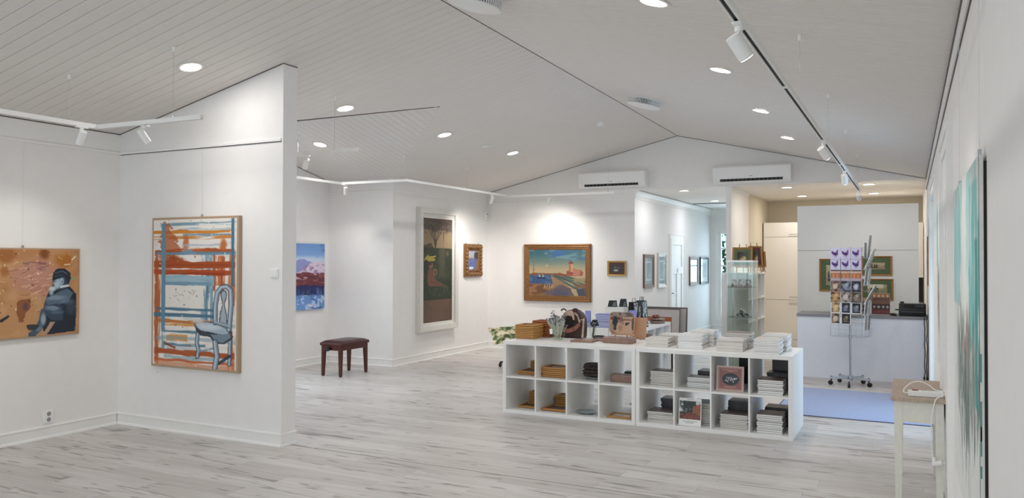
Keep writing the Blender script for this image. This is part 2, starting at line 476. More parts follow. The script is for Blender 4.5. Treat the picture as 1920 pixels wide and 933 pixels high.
# partition between the left bay and the alcove, top follows the roof slope
struct('wall_partition', MB().prism([(XA - 0.2, 0), (XP, 0), (XP, zc(XP, YP)), (XL, ZEL + 0.002), (XA - 0.2, ZEL)], 1, YP, YP + TP), WALL)
AY0, AY1, AZ0, AZ1 = 5.95, 8.25, 0.55, 2.25
struct('wall_alcove_end', MB().box((XA - .2, YP + TP, 0), (XA, AY0, 2.87)).box((XA - .2, AY1, 0), (XA, YA + .1, 2.87)).box((XA - .2, AY0, 0), (XA, AY1, AZ0)).box((XA - .2, AY0, AZ1), (XA, AY1, 2.87)).prism([(YP + TP, 2.87), (YA + 0.1, 2.87), (YX, ZX)], 0, XA - 0.2, XA), WALL)
struct('wall_alcove_back', MB().box((XA, YA, 0), (XL, YA + 0.2, 2.875)), WALL)
struct('wall_alcove_side', MB().box((XL - 0.2, YA + 0.2, 0), (XL, YC, 2.875)), WALL)
struct('wall_far', MB().prism([(XL - 0.2, 0), (XC, 0), (XC, ZF), (XW, ZF), (XW, zc(XW, YC)), (xr(YC), ZR), (XL, ZEL), (XL - 0.2, ZEL)], 1, YC, YC + 0.12), WALL)
struct('wall_corridor_left', MB().box((XC - 0.15, YC + 0.12, 0), (XC, YFAR, ZF)), WALL)
struct('wall_corridor_right', MB().box((KW0, YC + 0.05, 0), (KW1, YFAR, ZF)), WALL)
struct('wall_kitchen_back', MB().box((KW1, YK, 0), (XW, YK + 0.15, ZF)), WALLB)
struct('wall_kitchen_side', MB().box((KW1, YC + 1.6, 0), (KW1 + 0.006, YK, ZF)), WALLB)
# corridor end wall with its tall window
WX0, WX1, WZ0, WZ1 = -3.99, -2.95, 0.30, 2.30
struct('wall_corridor_end', MB().box((XC - 0.15, YFAR, 0), (WX0, YFAR + 0.2, ZF)).box((WX1, YFAR, 0), (KW1, YFAR + 0.2, ZF)).box((WX0, YFAR, 0), (WX1, YFAR + 0.2, WZ0)).box((WX0, YFAR, WZ1), (WX1, YFAR + 0.2, ZF)), WALL)
# right wall with the glazed door, rear wall with windows
GY0, GY1, GZ1 = 7.95, 9.95, 2.30
struct('wall_right', MB().box((XW, YB, 0), (XW + 0.2, GY0, 2.95)).box((XW, GY1, 0), (XW + 0.2, YK + 0.15, 2.95)).box((XW, GY0, GZ1), (XW + 0.2, GY1, 2.95)), WALL)
RX0, RX1, RZ0, RZ1 = -6.2, -0.6, 0.75, 2.45
struct('wall_rear', MB().box((XL - 0.2, YB - 0.2, 0), (RX0, YB, 3.72)).box((RX1, YB - 0.2, 0), (XW + 0.2, YB, 3.72)).box((RX0, YB - 0.2, 0), (RX1, YB, RZ0)).box((RX0, YB - 0.2, RZ1), (RX1, YB, 3.72)), WALL)

def window_frame(name, axis, fixed, a0, a1, z0, z1, cols, rows, depth, label=None, sgn=1):
    root = thing(name, None, None)
    root['kind'] = 'structure'
    if label: root['label'] = label
    fr = MB()
    def bx(u0, u1, w0, w1, d0=0.0, d1=depth, mb=fr):
        if axis == 1: mb.box((u0, fixed + d0 * sgn, w0), (u1, fixed + d1 * sgn, w1))
        else: mb.box((fixed + d0 * sgn, u0, w0), (fixed + d1 * sgn, u1, w1))
    t = 0.055
    bx(a0, a0 + t, z0, z1); bx(a1 - t, a1, z0, z1); bx(a0 + t, a1 - t, z0, z0 + t); bx(a0 + t, a1 - t, z1 - t, z1)
    fr.build('window_frame', TRIM, root, bevel=0.004)
    for i in range(1, cols):
        b = MB(); u = a0 + (a1 - a0) * i / cols; bx(u - 0.018, u + 0.018, z0 + t, z1 - t, 0.01, depth - 0.01, b); b.build('mullion', TRIM, root)
    for j in range(1, rows):
        for i in range(cols):
            u0 = a0 + t if i == 0 else a0 + (a1 - a0) * i / cols + 0.018
            u1 = a1 - t if i == cols - 1 else a0 + (a1 - a0) * (i + 1) / cols - 0.018
            b = MB(); w = z0 + (z1 - z0) * j / rows; bx(u0, u1, w - 0.016, w + 0.016, 0.012, depth - 0.012, b); b.build('glazing_bar', TRIM, root)
    g = MB(); bx(a0 + t, a1 - t, z0 + t, z1 - t, depth * 0.5 - 0.003, depth * 0.5 + 0.003, g); g.build('pane', GLASS, root)
    return root
window_frame('window_1', 1, YFAR + 0.03, WX0, WX1, WZ0, WZ1, 1, 5, 0.09, 'tall white window with greenery outside at the corridor end')
window_frame('window_2', 1, YB - 0.12, RX0, RX1, RZ0, RZ1, 4, 1, 0.09)
window_frame('window_3', 0, XW + 0.06, GY0, GY1, 0.02, GZ1, 2, 1, 0.09)
window_frame('window_4', 0, XA - 0.13, AY0, AY1, AZ0, AZ1, 2, 1, 0.09)

trim_no = [1]
def trim(mb, m=TRIM, bevel=0.0, label=None):
    trim_no[0] += 1
    return struct('trim_%d' % trim_no[0], mb, m, bevel=bevel, label=label)
def casing(axis, fixed, a0, a1, z1, w, d, sgn, z0=0.0, sill=False):
    mb = MB()
    def bx(u0, u1, w0, w1, dd):
        if axis == 1: mb.box((u0, fixed, w0), (u1, fixed + dd * sgn, w1))
        else: mb.box((fixed, u0, w0), (fixed + dd * sgn, u1, w1))
    bx(a0 - w, a0, z0, z1 + w, d); bx(a1, a1 + w, z0, z1 + w, d); bx(a0, a1, z1, z1 + w, d)
    e = .0012; bx(a0 - w - e, a0 - w * .75, z0 + e, z1 + w * .8, d * 1.5); bx(a1 + w * .75, a1 + w + e, z0 + e, z1 + w * .8, d * 1.5); bx(a0 - w - e, a1 + w + e, z1 + w * .8 + e, z1 + w + e, d * 1.5)
    if sill: bx(a0 - w, a1 + w, z0 - w, z0, d)
    return mb
trim(casing(1, YFAR, WX0, WX1, WZ1, 0.075, 0.02, -1, WZ0, True), label='white casing around the corridor window')
trim(casing(0, XW, GY0, GY1, GZ1, 0.10, 0.022, -1))
# a closed white door in the right wall, nearer the camera
trim(casing(0, XW, 5.28, 6.34, 2.33, 0.10, 0.022, -1), label='white moulded casing around the door in the right wall')
dr = thing('door_2', None, None, (XW, 5.81, 0)); dr['kind'] = 'structure'
MB().box((-0.012, -0.53, 0.01), (0, 0.53, 2.33)).build('door_panel', TRIM, dr)
for s in (-1, 1): MB().box((-0.016, s * 0.25 - 0.17, 0.2), (-0.012, s * 0.25 + 0.17, 2.1)).build('raised_panel', TRIM, dr, bevel=0.003)

# panelled door in the corridor wall
DY0, DY1, DZ = 15.10, 16.02, 2.06
trim(casing(0, XC, DY0, DY1, DZ, 0.08, 0.018, 1), label='white casing of the corridor door')
d = thing('door_1', None, None, (XC, (DY0 + DY1) / 2, 0)); d['kind'] = 'structure'; d['label'] = 'white panelled door in the corridor wall'
hw = (DY1 - DY0) / 2
mb = MB().box((0, -hw, 0.005), (0.012, hw, DZ))
mb.build('door_leaf', TRIM, d)
fr = MB()
for (y0, y1, z0, z1) in ((-hw + .0, -hw + .11, 0, DZ), (hw - .11, hw, 0, DZ), (-hw + .11, hw - .11, DZ - .13, DZ), (-hw + .11, hw - .11, 1.35, 1.50), (-hw + .11, hw - .11, 0.01, .22), (-.05, .05, .22, 1.35)):
    fr.box((0.012, y0, z0 + .005), (0.026, y1, z1))
fr.build('stiles_and_rails', TRIM, d, bevel=0.003)
MB().cyl((0.026, -hw + .05, 0.98), (0.07, -hw + .05, 0.98), 0.011).cyl((0.065, -hw + .05, 0.98), (0.065, -hw + .17, 0.98), 0.010).build('door_handle', STEEL, d, smooth=40)
MB().box((0.026, -.035, 1.38), (0.03, .035, 1.46)).build('door_sign', mat('small_grey_sign', (120, 120, 124), 0.4), d)

# skirting boards with a rounded top bead and a quarter round at the floor
BB_H, BB_T = 0.115, 0.016
def skirt(name, axis, fixed, a0, a1, sgn, nm=None):
    prof = [(0, 0), (0.028, 0), (0.026, 0.012), (BB_T + .002, 0.022), (BB_T, 0.024), (BB_T, BB_H - 0.02), (0.021, BB_H - 0.016), (0.021, BB_H - 0.006), (0.012, BB_H), (0, BB_H)]
    if axis == 1: mb = MB().prism([(fixed + p * sgn, z) for p, z in prof], 0, a0, a1)
    else: mb = MB().prism([(fixed + p * sgn, z) for p, z in prof], 1, a0, a1)
    return struct(name, mb, TRIM)
skirt('baseboard_left', 0, XL, YB, YP - 0.028, 1)
skirt('baseboard_partition', 1, YP, XL, XP + 0.0152, -1)
skirt('baseboard_partition_end', 0, XP, YP - 0.0152, YP + TP, 1)
skirt('baseboard_alcove_end', 0, XA, YP + TP, YA - .028, 1)
skirt('baseboard_alcove_back', 1, YA, XA, XL + 0.0152, -1)
skirt('baseboard_alcove_side', 0, XL, YA - 0.0152, YC - .028, 1)
skirt('baseboard_far', 1, YC, XL, XC, -1)
skirt('baseboard_corridor', 0, XC, YC + .12, DY0 - .09, 1)
skirt('baseboard_corridor_far', 0, XC, DY1 + .09, YFAR - .03, 1)
skirt('baseboard_corridor_end', 1, YFAR, XC, KW0, -1)
skirt('baseboard_right', 0, XW, YB, 5.16, -1)
skirt('baseboard_right_far', 0, XW, 6.46, 7.83, -1)

# picture rails: slim moulding with a dark groove beneath, and a plain frieze band above
ZRAIL = 2.665
def rail(axis, fixed, a0, a1, sgn, label=None, groove=True, zr=ZRAIL):
    prof = [(0, zr), (0.013, zr), (0.013, zr + 0.022), (0.008, zr + 0.026), (0, zr + 0.026)]
    ax = 0 if axis == 1 else 1
    trim(MB().prism([(fixed + p * sgn, z) for p, z in prof], ax, a0, a1), label=label)
    if groove:
        trim(MB().prism([(fixed, zr - 0.006), (fixed + 0.006 * sgn, zr - 0.006), (fixed + 0.006 * sgn, zr - 0.0005), (fixed, zr - 0.0005)], ax, a0, a1), mat('rail_groove', (104, 98, 94), 0.7))
rail(0, XL, 0.5, YP, 1, 'picture hanging rail along the left wall', False)
rail(1, YP, XL + .013, XP - 0.02, -1, 'picture hanging rail across the partition', True)
rail(0, XA, YP + TP, YA, 1, None, False)
rail(1, YA, XA + .013, XL - .01, -1, None, False)
rail(0, XL, YA - .0, YC, 1, None, False)
rail(1, YC, XL + .013, XC - .03, -1, None, False)
rail(0, XW, 0.3, YC, -1, 'picture hanging rail along the right wall', True)
for (a, b) in (((XL + .0, 0.5, 2.70), (XL + .006, YP, 2.86)), ((XW - .006, 0.3, 2.73), (XW, YC, 2.815))):
    trim(MB().box(a, b))
trim(MB().box((XW - 0.012, 0.3, 2.80), (XW, YC, 2.816)), mat('rail_groove', (104, 98, 94)))
# cornice in the corridor
for (ax, fx, a0, a1, sg) in ((0, XC, YC + .0, YFAR, 1), (1, YFAR, XC, KW0, -1), (0, KW1, YC + .05, YC + 1.6, 1)):
    prof = [(0, ZF - .15), (.012, ZF - .15), (.014, ZF - .12), (.02, ZF - .09), (.045, ZF - .05), (.06, ZF - .025), (.062, ZF), (0, ZF)]
    if fx == KW1: prof = [(p * .4, ZF - (ZF - z) * .4) for p, z in prof]
    trim(MB().prism([(fx + p * sg, z) for p, z in prof], 1 if ax == 0 else 0, a0, a1))

# ceiling: boards laid down the slope, one object each, on dark backing
ceiling = thing('ceiling', None, None); ceiling['kind'] = 'structure'
bk = MB()
def slab(pts, t=0.04, lift=0.02):
    n = len(pts)
    bk.add([(x, y, z + lift) for x, y, z in pts] + [(x, y, z + lift + t) for x, y, z in pts],
           [tuple(range(n)), tuple(range(2 * n - 1, n - 1, -1))] + [(i, n + i, n + (i + 1) % n, (i + 1) % n) for i in range(n)])
YS = YB
slab([(XL - .3, YS, ZEL - .07), (XL - .3, YP, ZEL - .07), (xr(YP), YP, ZR), (xr(YS), YS, ZR)])
slab([(XL - .0, YA + .01, ZEL), (XL - .0, YC + .1, ZEL), (xr(YC), YC + .1, ZR), (xr(YA), YA + .01, ZR)])
xv = xr(YX) - (ZR - ZX) / ((ZR - ZEL) / (xr(YX) - XL))      # where the cross ridge meets the main slope
slab([(XL - .1, YP, ZEL - .02), (xv, YX, ZX), (xr(YX), YX, ZR), (xr(YP), YP, ZR)])
slab([(xv, YX, ZX), (XL, YA + .01, ZEL), (xr(YA), YA + .01, ZR), (xr(YX), YX, ZR)])
slab([(XA - .2, YX, ZX), (XA - .2, YA + .1, 2.85), (XL, YA + .1, 2.85), (xv, YX, ZX)])
slab([(XA - .2, YP, 2.85), (XA - .2, YX, ZX), (xv, YX, ZX), (XL, YP, 2.85)])
slab([(xr(YS), YS, ZR), (xr(YC), YC + .1, ZR), (XW + .3, YC + .1, ZER - .07), (XW + .3, YS, ZER - .07)])
bk.build('ceiling_backing', BACK, ceiling)
PITCHB, GV = 0.116, 0.004
def board(p0, p1, wdir, w, e0=0.0, e1=0.0):
    """p0 upper end, p1 lower end on the ceiling plane; e0/e1 skew of the ends across the width."""
    p0, p1, wd = Vector(p0), Vector(p1), Vector(wdir)
    d = (p1 - p0).normalized(); n = d.cross(wd).normalized()
    if n.z < 0: n = -n
    h = 0.02; c = 0.0035
    vs = []
    for (p, e) in ((p0, e0), (p1, e1)):
        for (s, up) in ((0, h), (0, c), (c, 0), (w - c, 0), (w, c), (w, h)):
            vs.append(p + wd * s + n * up + d * (e * s / w))
    fs = [(i, i + 1, 7 + i, 6 + i) for i in range(5)] + [(5, 0, 6, 11), (5, 4, 3, 2, 1, 0), (6, 7, 8, 9, 10, 11)]
    MB().add(vs, fs).build('ceiling_board', BOARD, ceiling)
nb = 0
Yb = YC - PITCHB
stuff = MB()
while Yb > 2.3:
    w = PITCHB - GV; ym = Yb + w / 2; x = xr(Yb)
    # right slope
    board((x + .002, Yb, ZR - .001), (XW, Yb, ZER), (0, 1, 0), w)
    # left slope, cut back to the valleys of the cross gable
    if YP < ym < YA:
        if ym > YX: xl = lambda y: xv + (XL - xv) * (y - YX) / (YA - YX)
        else: xl = lambda y: xv + (XL - xv) * (YX - y) / (YX - 5.35) if y > 5.35 else XL
        a, b = max(XL, min(xv, xl(Yb))), max(XL, min(xv, xl(Yb + w)))
        za = zc(a, Yb)
        board((x - .002, Yb, ZR - .001), (a, Yb, za), (0, 1, 0), w, 0, -(b - a))
    elif ym > YA or ym < YP:
        board((x - .002, Yb, ZR - .001), (XL, Yb, zc(XL, Yb)), (0, 1, 0), w)
    Yb -= PITCHB; nb += 1
Yend = Yb + PITCHB
rest = MB()
for (xa, za) in ((XL, ZEL), (XW, ZER)):
    rest.add([(xr(YS), YS, ZR), (xr(Yend), Yend, ZR), (xa, Yend, za), (xa, YS, za)], [(0, 1, 2, 3)])
rest.build('plain_ceiling_field', BOARD, ceiling)
X = XA
while X < xv - .05:
    w = PITCHB - GV
    # far slope of the cross gable
    def yl(x): return YA if x <= XL else YX + (YA - YX) * (xv - x) / (xv - XL)
    a, b = yl(X), (YA if X < XL < X + w else yl(min(X + w, xv)))
    zA = ZX - (ZX - 2.87) * (a - YX) / (YA - YX)
    board((X, YX, ZX), (X, a, zA), (1, 0, 0), w, 0, b - a)
    X += PITCHB
nearslope = MB().add([(XA, YP + TP, 2.872), (XL, YP + TP, 2.872), (xv, YX, ZX + .002), (XA, YX, ZX + .002)], [(0, 1, 2, 3)])
nearslope.build('plain_gable_field', BOARD, ceiling)
# flat ceiling over corridor and kitchen
struct('ceiling_flat', MB().box((XC - .15, YC + .12, ZF), (XW + .2, YFAR + .2, ZF + .1)), mat('flat_ceiling_paint', (232, 228, 222), 0.7, var=0.01))
# attic hatch in the corridor ceiling
ht = MB().box((-4.06, 16.55, ZF - .012), (-2.85, 17.55, ZF)).box((-4.0, 16.6, ZF - .02), (-2.9, 17.5, ZF - .012))
trim(ht, label='framed hatch in the corridor ceiling')
trim(MB().box((-4.07, 16.53, ZF - .014), (-2.84, 16.55, ZF)).box((-4.07, 17.55, ZF - .014), (-2.84, 17.57, ZF)), mat('hatch_joint', (90, 96, 104), 0.7))
# roof cap lines: dark shadow gap along the ridge and the partition top
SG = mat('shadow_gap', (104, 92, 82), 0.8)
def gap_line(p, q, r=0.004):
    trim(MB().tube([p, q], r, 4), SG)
gap_line((xr(YS), YS, ZR - .002), (xr(YC), YC, ZR - .002), 0.004)
gap_line((XL + 0.0, YP - .004, ZEL - .002), (XP, YP - .004, zc(XP, YP) - .004), 0.004)
gap_line((XP + .003, YP, zc(XP, YP) - .004), (XP + .003, YP + TP, zc(XP, YP) - .004), 0.004)
gap_line((XA, YX, ZX - .004), (xv, YX, ZX - .004), 0.006)
gap_line((XL, YC - .004, ZEL - .003), (xr(YC), YC - .004, ZR - .003), 0.005)
gap_line((XW, YC - .004, ZER - .003), (xr(YC), YC - .004, ZR - .003), 0.005)
gap_line((XL + .004, 0.5, ZEL - .004), (XL + .004, YP, ZEL - .004), 0.004)
gap_line((XA + .004, YX, ZX - .004), (XA + .004, YA, 2.866), 0.004)
gap_line((XC + .064, YC + .12, ZF - .003), (XC + .064, YFAR - .06, ZF - .003), 0.004)

# greenery beyond the corridor window
LEAF = mat('leaf_green', (72, 120, 92), 0.6, var=0.5, scale=5)
hb = MB(); rng = random.Random(3)
for i in range(1500):
    c = Vector((rng.uniform(-6.5, -1.0), rng.uniform(21.2, 22.2), rng.uniform(0.0, 3.6)))
    a = Vector((rng.uniform(-1, 1), rng.uniform(-1, 1), rng.uniform(-1, 1))).normalized(); b = a.orthogonal().normalized()
    r = rng.uniform(.08, .17)
    hb.add([c - a * r, c + b * r * .5, c + a * r, c - b * r * .5], [(0, 1, 2, 3)])
hd = hb.build('hedge', LEAF); tag(hd, 'tall green leafy hedge outside the corridor window', 'hedge', kind='stuff')
struct('ground', MB().box((-12, YFAR + .2, -0.12), (6, 30, -0.02)), mat('grass_ground', (110, 130, 90), 0.9))

# ================================================================== LAMPS AND CEILING FITTINGS
def lamp_light(name, loc, rot, size, power, color, parent=None):
    d = bpy.data.lights.new(name, 'AREA'); d.shape = 'DISK'; d.size = size; d.energy = power; d.color = color
    o = bpy.data.objects.new(name, d); COL.objects.link(o); o.location = loc; o.rotation_euler = rot
    if parent is not None: o.parent = parent
    return o
def slope_rot(nrm):
    return Vector(nrm).normalized().to_track_quat('Z', 'Y').to_euler()
dl_rim = MB().lathe([(0.085, 0.0), (0.098, -0.002), (0.1, -0.006), (0.097, -0.010), (0.083, -0.010), (0.083, -0.004)], n=32).mesh('rim', TRIM, smooth=50)
dl_face = MB().lathe([(0.0005, -0.006), (0.04, -0.0065), (0.083, -0.005)], n=32).mesh('diffuser', LAMPFACE, smooth=50)
def downlight(label, loc, nrm, k=1.0, power=None, color=None, group='recessed ceiling downlights'):
    t = thing('ceiling_downlight', label, 'ceiling light', loc, 0, group)
    t.rotation_euler = slope_rot(nrm); t.scale = (k, k, k)
    link('rim', dl_rim, t); link('diffuser', dl_face, t)
    lamp_light('downlight_lamp', (0, 0, -0.02), (0, 0, 0), 0.19, LAMP_W if power is None else power, color or LAMP_C, t)
nL = (-(ZR - ZEL) / (xr(8) - XL), 0, 1); nRr = ((ZR - ZER) / (XW - xr(8)), 0, 1)
names = ['nearest the camera', 'second from the front', 'third from the front', 'farthest back']
for i, Yd in enumerate((4.64, 6.66, 8.66, 10.62)):
    downlight('round recessed downlight in the left ceiling slope, %s' % names[i], (-5.36, Yd, zc(-5.36, Yd) - .0005), nL, power=5.0 if i == 0 else None)
for i, Yd in enumerate((4.70, 6.62, 8.61, 10.64)):
    downlight('round recessed downlight beside the black track in the right ceiling slope, %s' % names[i], (-1.40, Yd, zc(-1.40, Yd) - .0005), nRr)
downlight('round recessed downlight in the cross gable behind the partition', (-7.18, 8.386, 3.2015), (0, SL, 1))
for X in (-5.36, -1.40):
    for Yd in (2.65, 0.65, -1.35):
        downlight('round recessed downlight in the ceiling bay in front of the partition', (X, Yd, zc(X, Yd) - .0005), nL if X < -3 else nRr, power=5.0, group='recessed downlights of the front bay')
for nm, X, Yd, w in (('corridor ceiling, nearer one', -3.44, 13.34, 9), ('corridor ceiling, farther one by the hatch', -3.48, 15.88, 7)):
    downlight('small round downlight in the flat %s' % nm, (X, Yd, ZF), (0, 0, 1), 0.9, w, (0.95, 0.97, 1.0))
for nm, X, Yd in (('front left of four', -1.785, 13.46), ('back left of four', -1.767, 15.37), ('front right of four', -0.563, 13.44), ('back right of four', -0.564, 15.29)):
    downlight('small round downlight in the kitchen ceiling, %s' % nm, (X, Yd, ZF), (0, 0, 1), 0.95, 6.5, (1.0, 0.94, 0.85))

# round supply-air valves with a slotted edge
def air_valve(label, loc, nrm, r=0.20, h=0.085):
    t = thing('ceiling_air_valve', label, 'vent', loc)
    t.rotation_euler = slope_rot(nrm)
    MB().lathe([(0.0005, 0), (r * 1.0, 0), (r * 1.0, -0.012), (r * .93, -0.012)], n=40).build('base_ring', WHITEP, t, smooth=40)
    MB().lathe([(r * .9, -0.012), (r * .9, -h + .012)], n=40).build('drum', mat('valve_inner', (96, 96, 98), 0.6), t, smooth=40)
    fin = MB()
    for i in range(64):
        a = 2 * math.pi * i / 64
        m = Matrix.Rotation(a, 4, 'Z')
        fin.box((r * .9, -0.0035, -h + .012), (r * .985, 0.0035, -0.012), 0, m)
    tag(fin.build('slats', WHITEP, t), kind='stuff')
    MB().lathe([(r * .93, -h + .012), (r * 1.0, -h + .012), (r * 1.01, -h), (r * .7, -h - .016), (0.0005, -h - .02)], n=40).build('cover_plate', WHITEP, t, smooth=40)
air_valve('round white ceiling air valve with slotted edge beside the ridge', (-2.84, 9.16, zc(-2.84, 9.16) - .001), nRr)
air_valve('round white ceiling air valve cut by the top edge of the picture', (-2.84, 5.03, zc(-2.84, 5.03) - .001), nRr, 0.20)
t = thing('smoke_detector', 'small round white smoke detector on the left ceiling slope', 'smoke detector', (-3.92, 10.52, zc(-3.92, 10.52) - .001)); t.rotation_euler = slope_rot(nL)
MB().lathe([(0.0005, 0), (.06, 0), (.062, -.012), (.055, -.022)], n=24).build('base', WHITEP, t, smooth=40)
MB().lathe([(.055, -.022), (.05, -.04), (.03, -.047), (.0005, -.048)], n=24).build('cap', WHITEP, t, smooth=40)
for nm, X, Y in (('beside the last left downlight', -5.37, 9.78),):
    t = thing('ceiling_valve', 'flat little exhaust disc on the ceiling %s' % nm, 'vent', (X, Y, zc(X, Y) - .001)); t.rotation_euler = slope_rot(nL)
    MB().lathe([(.0005, 0), (.06, 0), (.064, -.008), (.03, -.02), (.0005, -.02)], n=20).build('disc', WHITEP, t, smooth=40)

# track lighting: rails hung on thin wires
ZT = 2.565
def track(name_label, pts, z, w=0.034, h=0.034, slot=True, joints=(), mtl=TRIM):
    t = thing('track_rail', name_label, 'track', (pts[0][0], pts[0][1], z))
    o = Vector((pts[0][0], pts[0][1], 0))
    for a, b in zip(pts[:-1], pts[1:]):
        a, b = Vector((a[0], a[1], 0)) - o, Vector((b[0], b[1], 0)) - o
        d = (b - a).normalized(); L = (b - a).length
        m = Matrix.Translation(a) @ Matrix.Rotation(math.atan2(d.y, d.x), 4, 'Z')
        mb = MB()
        hw = w / 2
        mb.box((-hw, -hw, h * .35), (L + hw, hw, h), 0, m).box((-hw, -hw, 0), (L + hw, -hw * .45, h * .36), 0, m).box((-hw, hw * .45, 0), (L + hw, hw, h * .36), 0, m)
        mb.build('rail', mtl, t)
        if slot:
            MB().box((-hw * .9, -hw * .45, h * .15), (L + hw * .9, hw * .45, h * .345), 0, m).build('slot', DARKGAP if slot == 'dark' else mat('grey_slot', (200, 198, 196), .5), t)
            if slot == 'dark':
                j = MB()
                for q in joints:
                    j.box((q - .02, -hw * 1.02, -.002), (q + .02, hw * 1.02, h * .3), 0, m)
                if joints: j.build('joint_cover', TRIM, t)
    return t
def hanger(label, X, Y, z0, ztop, r=0.0016):
    t = thing('suspension_wire', label, 'wire', (X, Y, z0))
    MB().cyl((0, 0, 0), (0, 0, ztop - z0 - .03), r, n=6).build('wire', WIRE, t)
    MB().cyl((0, 0, ztop - z0 - .04), (0, 0, ztop - z0 - .002), 0.011, 0.014, n=12).build('ceiling_cup', TRIM, t, smooth=40)
    MB().cyl((0, 0, 0), (0, 0, 0.018), 0.007, n=8).build('clip', STEEL, t)
track('long suspended white track with a black slot under the right ceiling slope', [(-0.60, 0.9), (-0.60, 11.45)], ZT, 0.036, 0.034, 'dark', (2.31, 3.55, 5.65, 7.4, 8.0))
for i, Y in enumerate((5.115, 7.03, 9.05, 11.2)):
    hanger('thin wire holding the black-slotted track, %s along it' % ['first', 'second', 'third', 'last'][i], -0.60, Y, ZT + .034, zc(-0.60, Y))
track('white L-shaped track hung in front of the left wall and partition', [(-5.98, 0.9), (-5.98, 4.24), (-4.85, 4.29)], 2.70, .034, .034, True)
hanger('thin wire over the left arm of the L-shaped track', -5.98, 3.99, 2.734, zc(-5.98, 3.99))
hanger('thin wire over the arm of the L-shaped track facing the partition', -5.13, 4.275, 2.734, zc(-5.13, 4.275))
track('white track zigzagging round the alcove walls', [(-7.27, 6.6), (-7.27, 8.96), (-6.17, 8.98), (-6.13, 12.02), (-4.28, 12.08)], 2.70, .036, .034, True)
for lb, X, Y in (('by its first bend', -7.27, 8.05), ('near its second bend', -6.2, 8.98), ('over its middle bend', -6.14, 10.6), ('at its end below the left air conditioner', -4.36, 12.077)):
    ztop = zc(X, Y) if X > XL else ZX - SL * (Y - YX)
    if lb.startswith('near'): ztop = ZX - SL * (Y - YX)
    hanger('thin wire carrying the alcove track, %s' % lb, X, Y, 2.734, ztop)
track('short white track seen from below beside the partition end', [(-6.9, 6.2), (-4.87, 6.25)], 2.70, .045, .034, True)
hanger('long thin wire over the short track beside the partition', -5.16, 6.244, 2.734, 3.27)

def spot(label, loc, aim, on=True, power=None, L=0.13, r=0.038, glow=True, group='track spotlights', cone=84):
    t = thing('track_spotlight', label, 'spotlight', loc, 0, group)
    d = (Vector(aim) - Vector(loc)).normalized()
    MB().box((-.018, -.05, -.012), (.018, .05, 0)).build('adapter', TRIM, t, bevel=.003)
    c = Vector((0, 0, -0.085))
    MB().cyl((0, 0, -.012), (0, 0, -.03), .016, n=12).tube([(0, 0, -.03), (0, 0, -.05), c - d * .02], .008, 8).build('stem', TRIM, t, smooth=40)
    a, b = c - d * L * .45, c + d * L * .55
    MB().cyl(a, b, r, n=24).cyl(b, b + d * .004, r, r * .93, n=24).build('housing', TRIM, t, smooth=40)
    MB().cyl(b + d * .004, b + d * .0055, r * .86, n=24).build('lens', SPOTFACE if glow else mat('dark_lens', (150, 148, 144), .3), t)
    if on:
        l = bpy.data.lights.new('spot_lamp', 'SPOT'); l.energy = (SPOT_W if power is None else power); l.spot_size = R(cone); l.spot_blend = 0.9; l.shadow_soft_size = 0.035
        l.color = (1.0, 0.95, 0.88)
        o = bpy.data.objects.new('spot_lamp', l); COL.objects.link(o); o.parent = t
        o.location = b + d * .02; o.rotation_euler = d.to_track_quat('-Z', 'Y').to_euler()
    return t
for lb, Y, aim, kw in (('big and nearest on the black-slotted track, lens lit', 3.17, (0.1, 3.9, 1.3), dict(L=.10, r=.031)),
                       ('second on the black-slotted track, lens lit', 6.62, (0.22, 7.6, 1.3), dict(L=.10, r=.031)),
                       ('third on the black-slotted track above the card rack', 8.86, (-0.55, 9.6, 1.4), dict(L=.10, r=.031)),
                       ('last on the black-slotted track in front of the kitchen', 11.38, (-0.45, 13.0, 1.5), dict(L=.10, r=.031))):
    spot('white cylinder spotlight, %s' % lb, (-0.60, Y, ZT), aim, **kw)
for lb, loc, aim, kw in (('on the left arm of the L-shaped track', (-5.98, 4.1, 2.70), (-7.02, 4.2, 1.2), dict(glow=False, power=15)),
                         ('on the L-shaped track before the partition', (-5.45, 4.26, 2.70), (-5.35, 5.22, 1.5), dict(glow=False, power=9, cone=110)),
                         ('in the alcove at the first bend of the track', (-7.2, 8.96, 2.70), (-7.9, 9.8, 1.2), dict(glow=False, power=16)),
                         ('in the alcove above the tall painting', (-6.14, 11.4, 2.70), (-7.02, 12.0, 1.2), dict(glow=False, power=55, cone=115)),
                         ('in front of the harbour painting', (-5.4, 12.05, 2.70), (-5.75, 12.88, 1.3), dict(glow=False, power=42, cone=140)),
                         ('hidden by the partition edge on the short track', (-5.52, 6.234, 2.70), (-7.0, 7.2, 1.0), dict(glow=False, power=10))):
    spot('small white cylinder spotlight %s' % lb, loc, aim, L=.115, r=.028, **kw)
# bright near-field wash on the partition and left wall from lamps on the same L track, nearer the camera
for lb, loc, aim in (('on the L-shaped track, outside the left edge of the picture', (-5.98, 2.6, 2.70), (-7.0, 3.2, 1.4)),):
    spot('small white cylinder spotlight %s' % lb, loc, aim, L=.115, r=.028, glow=False, power=7)

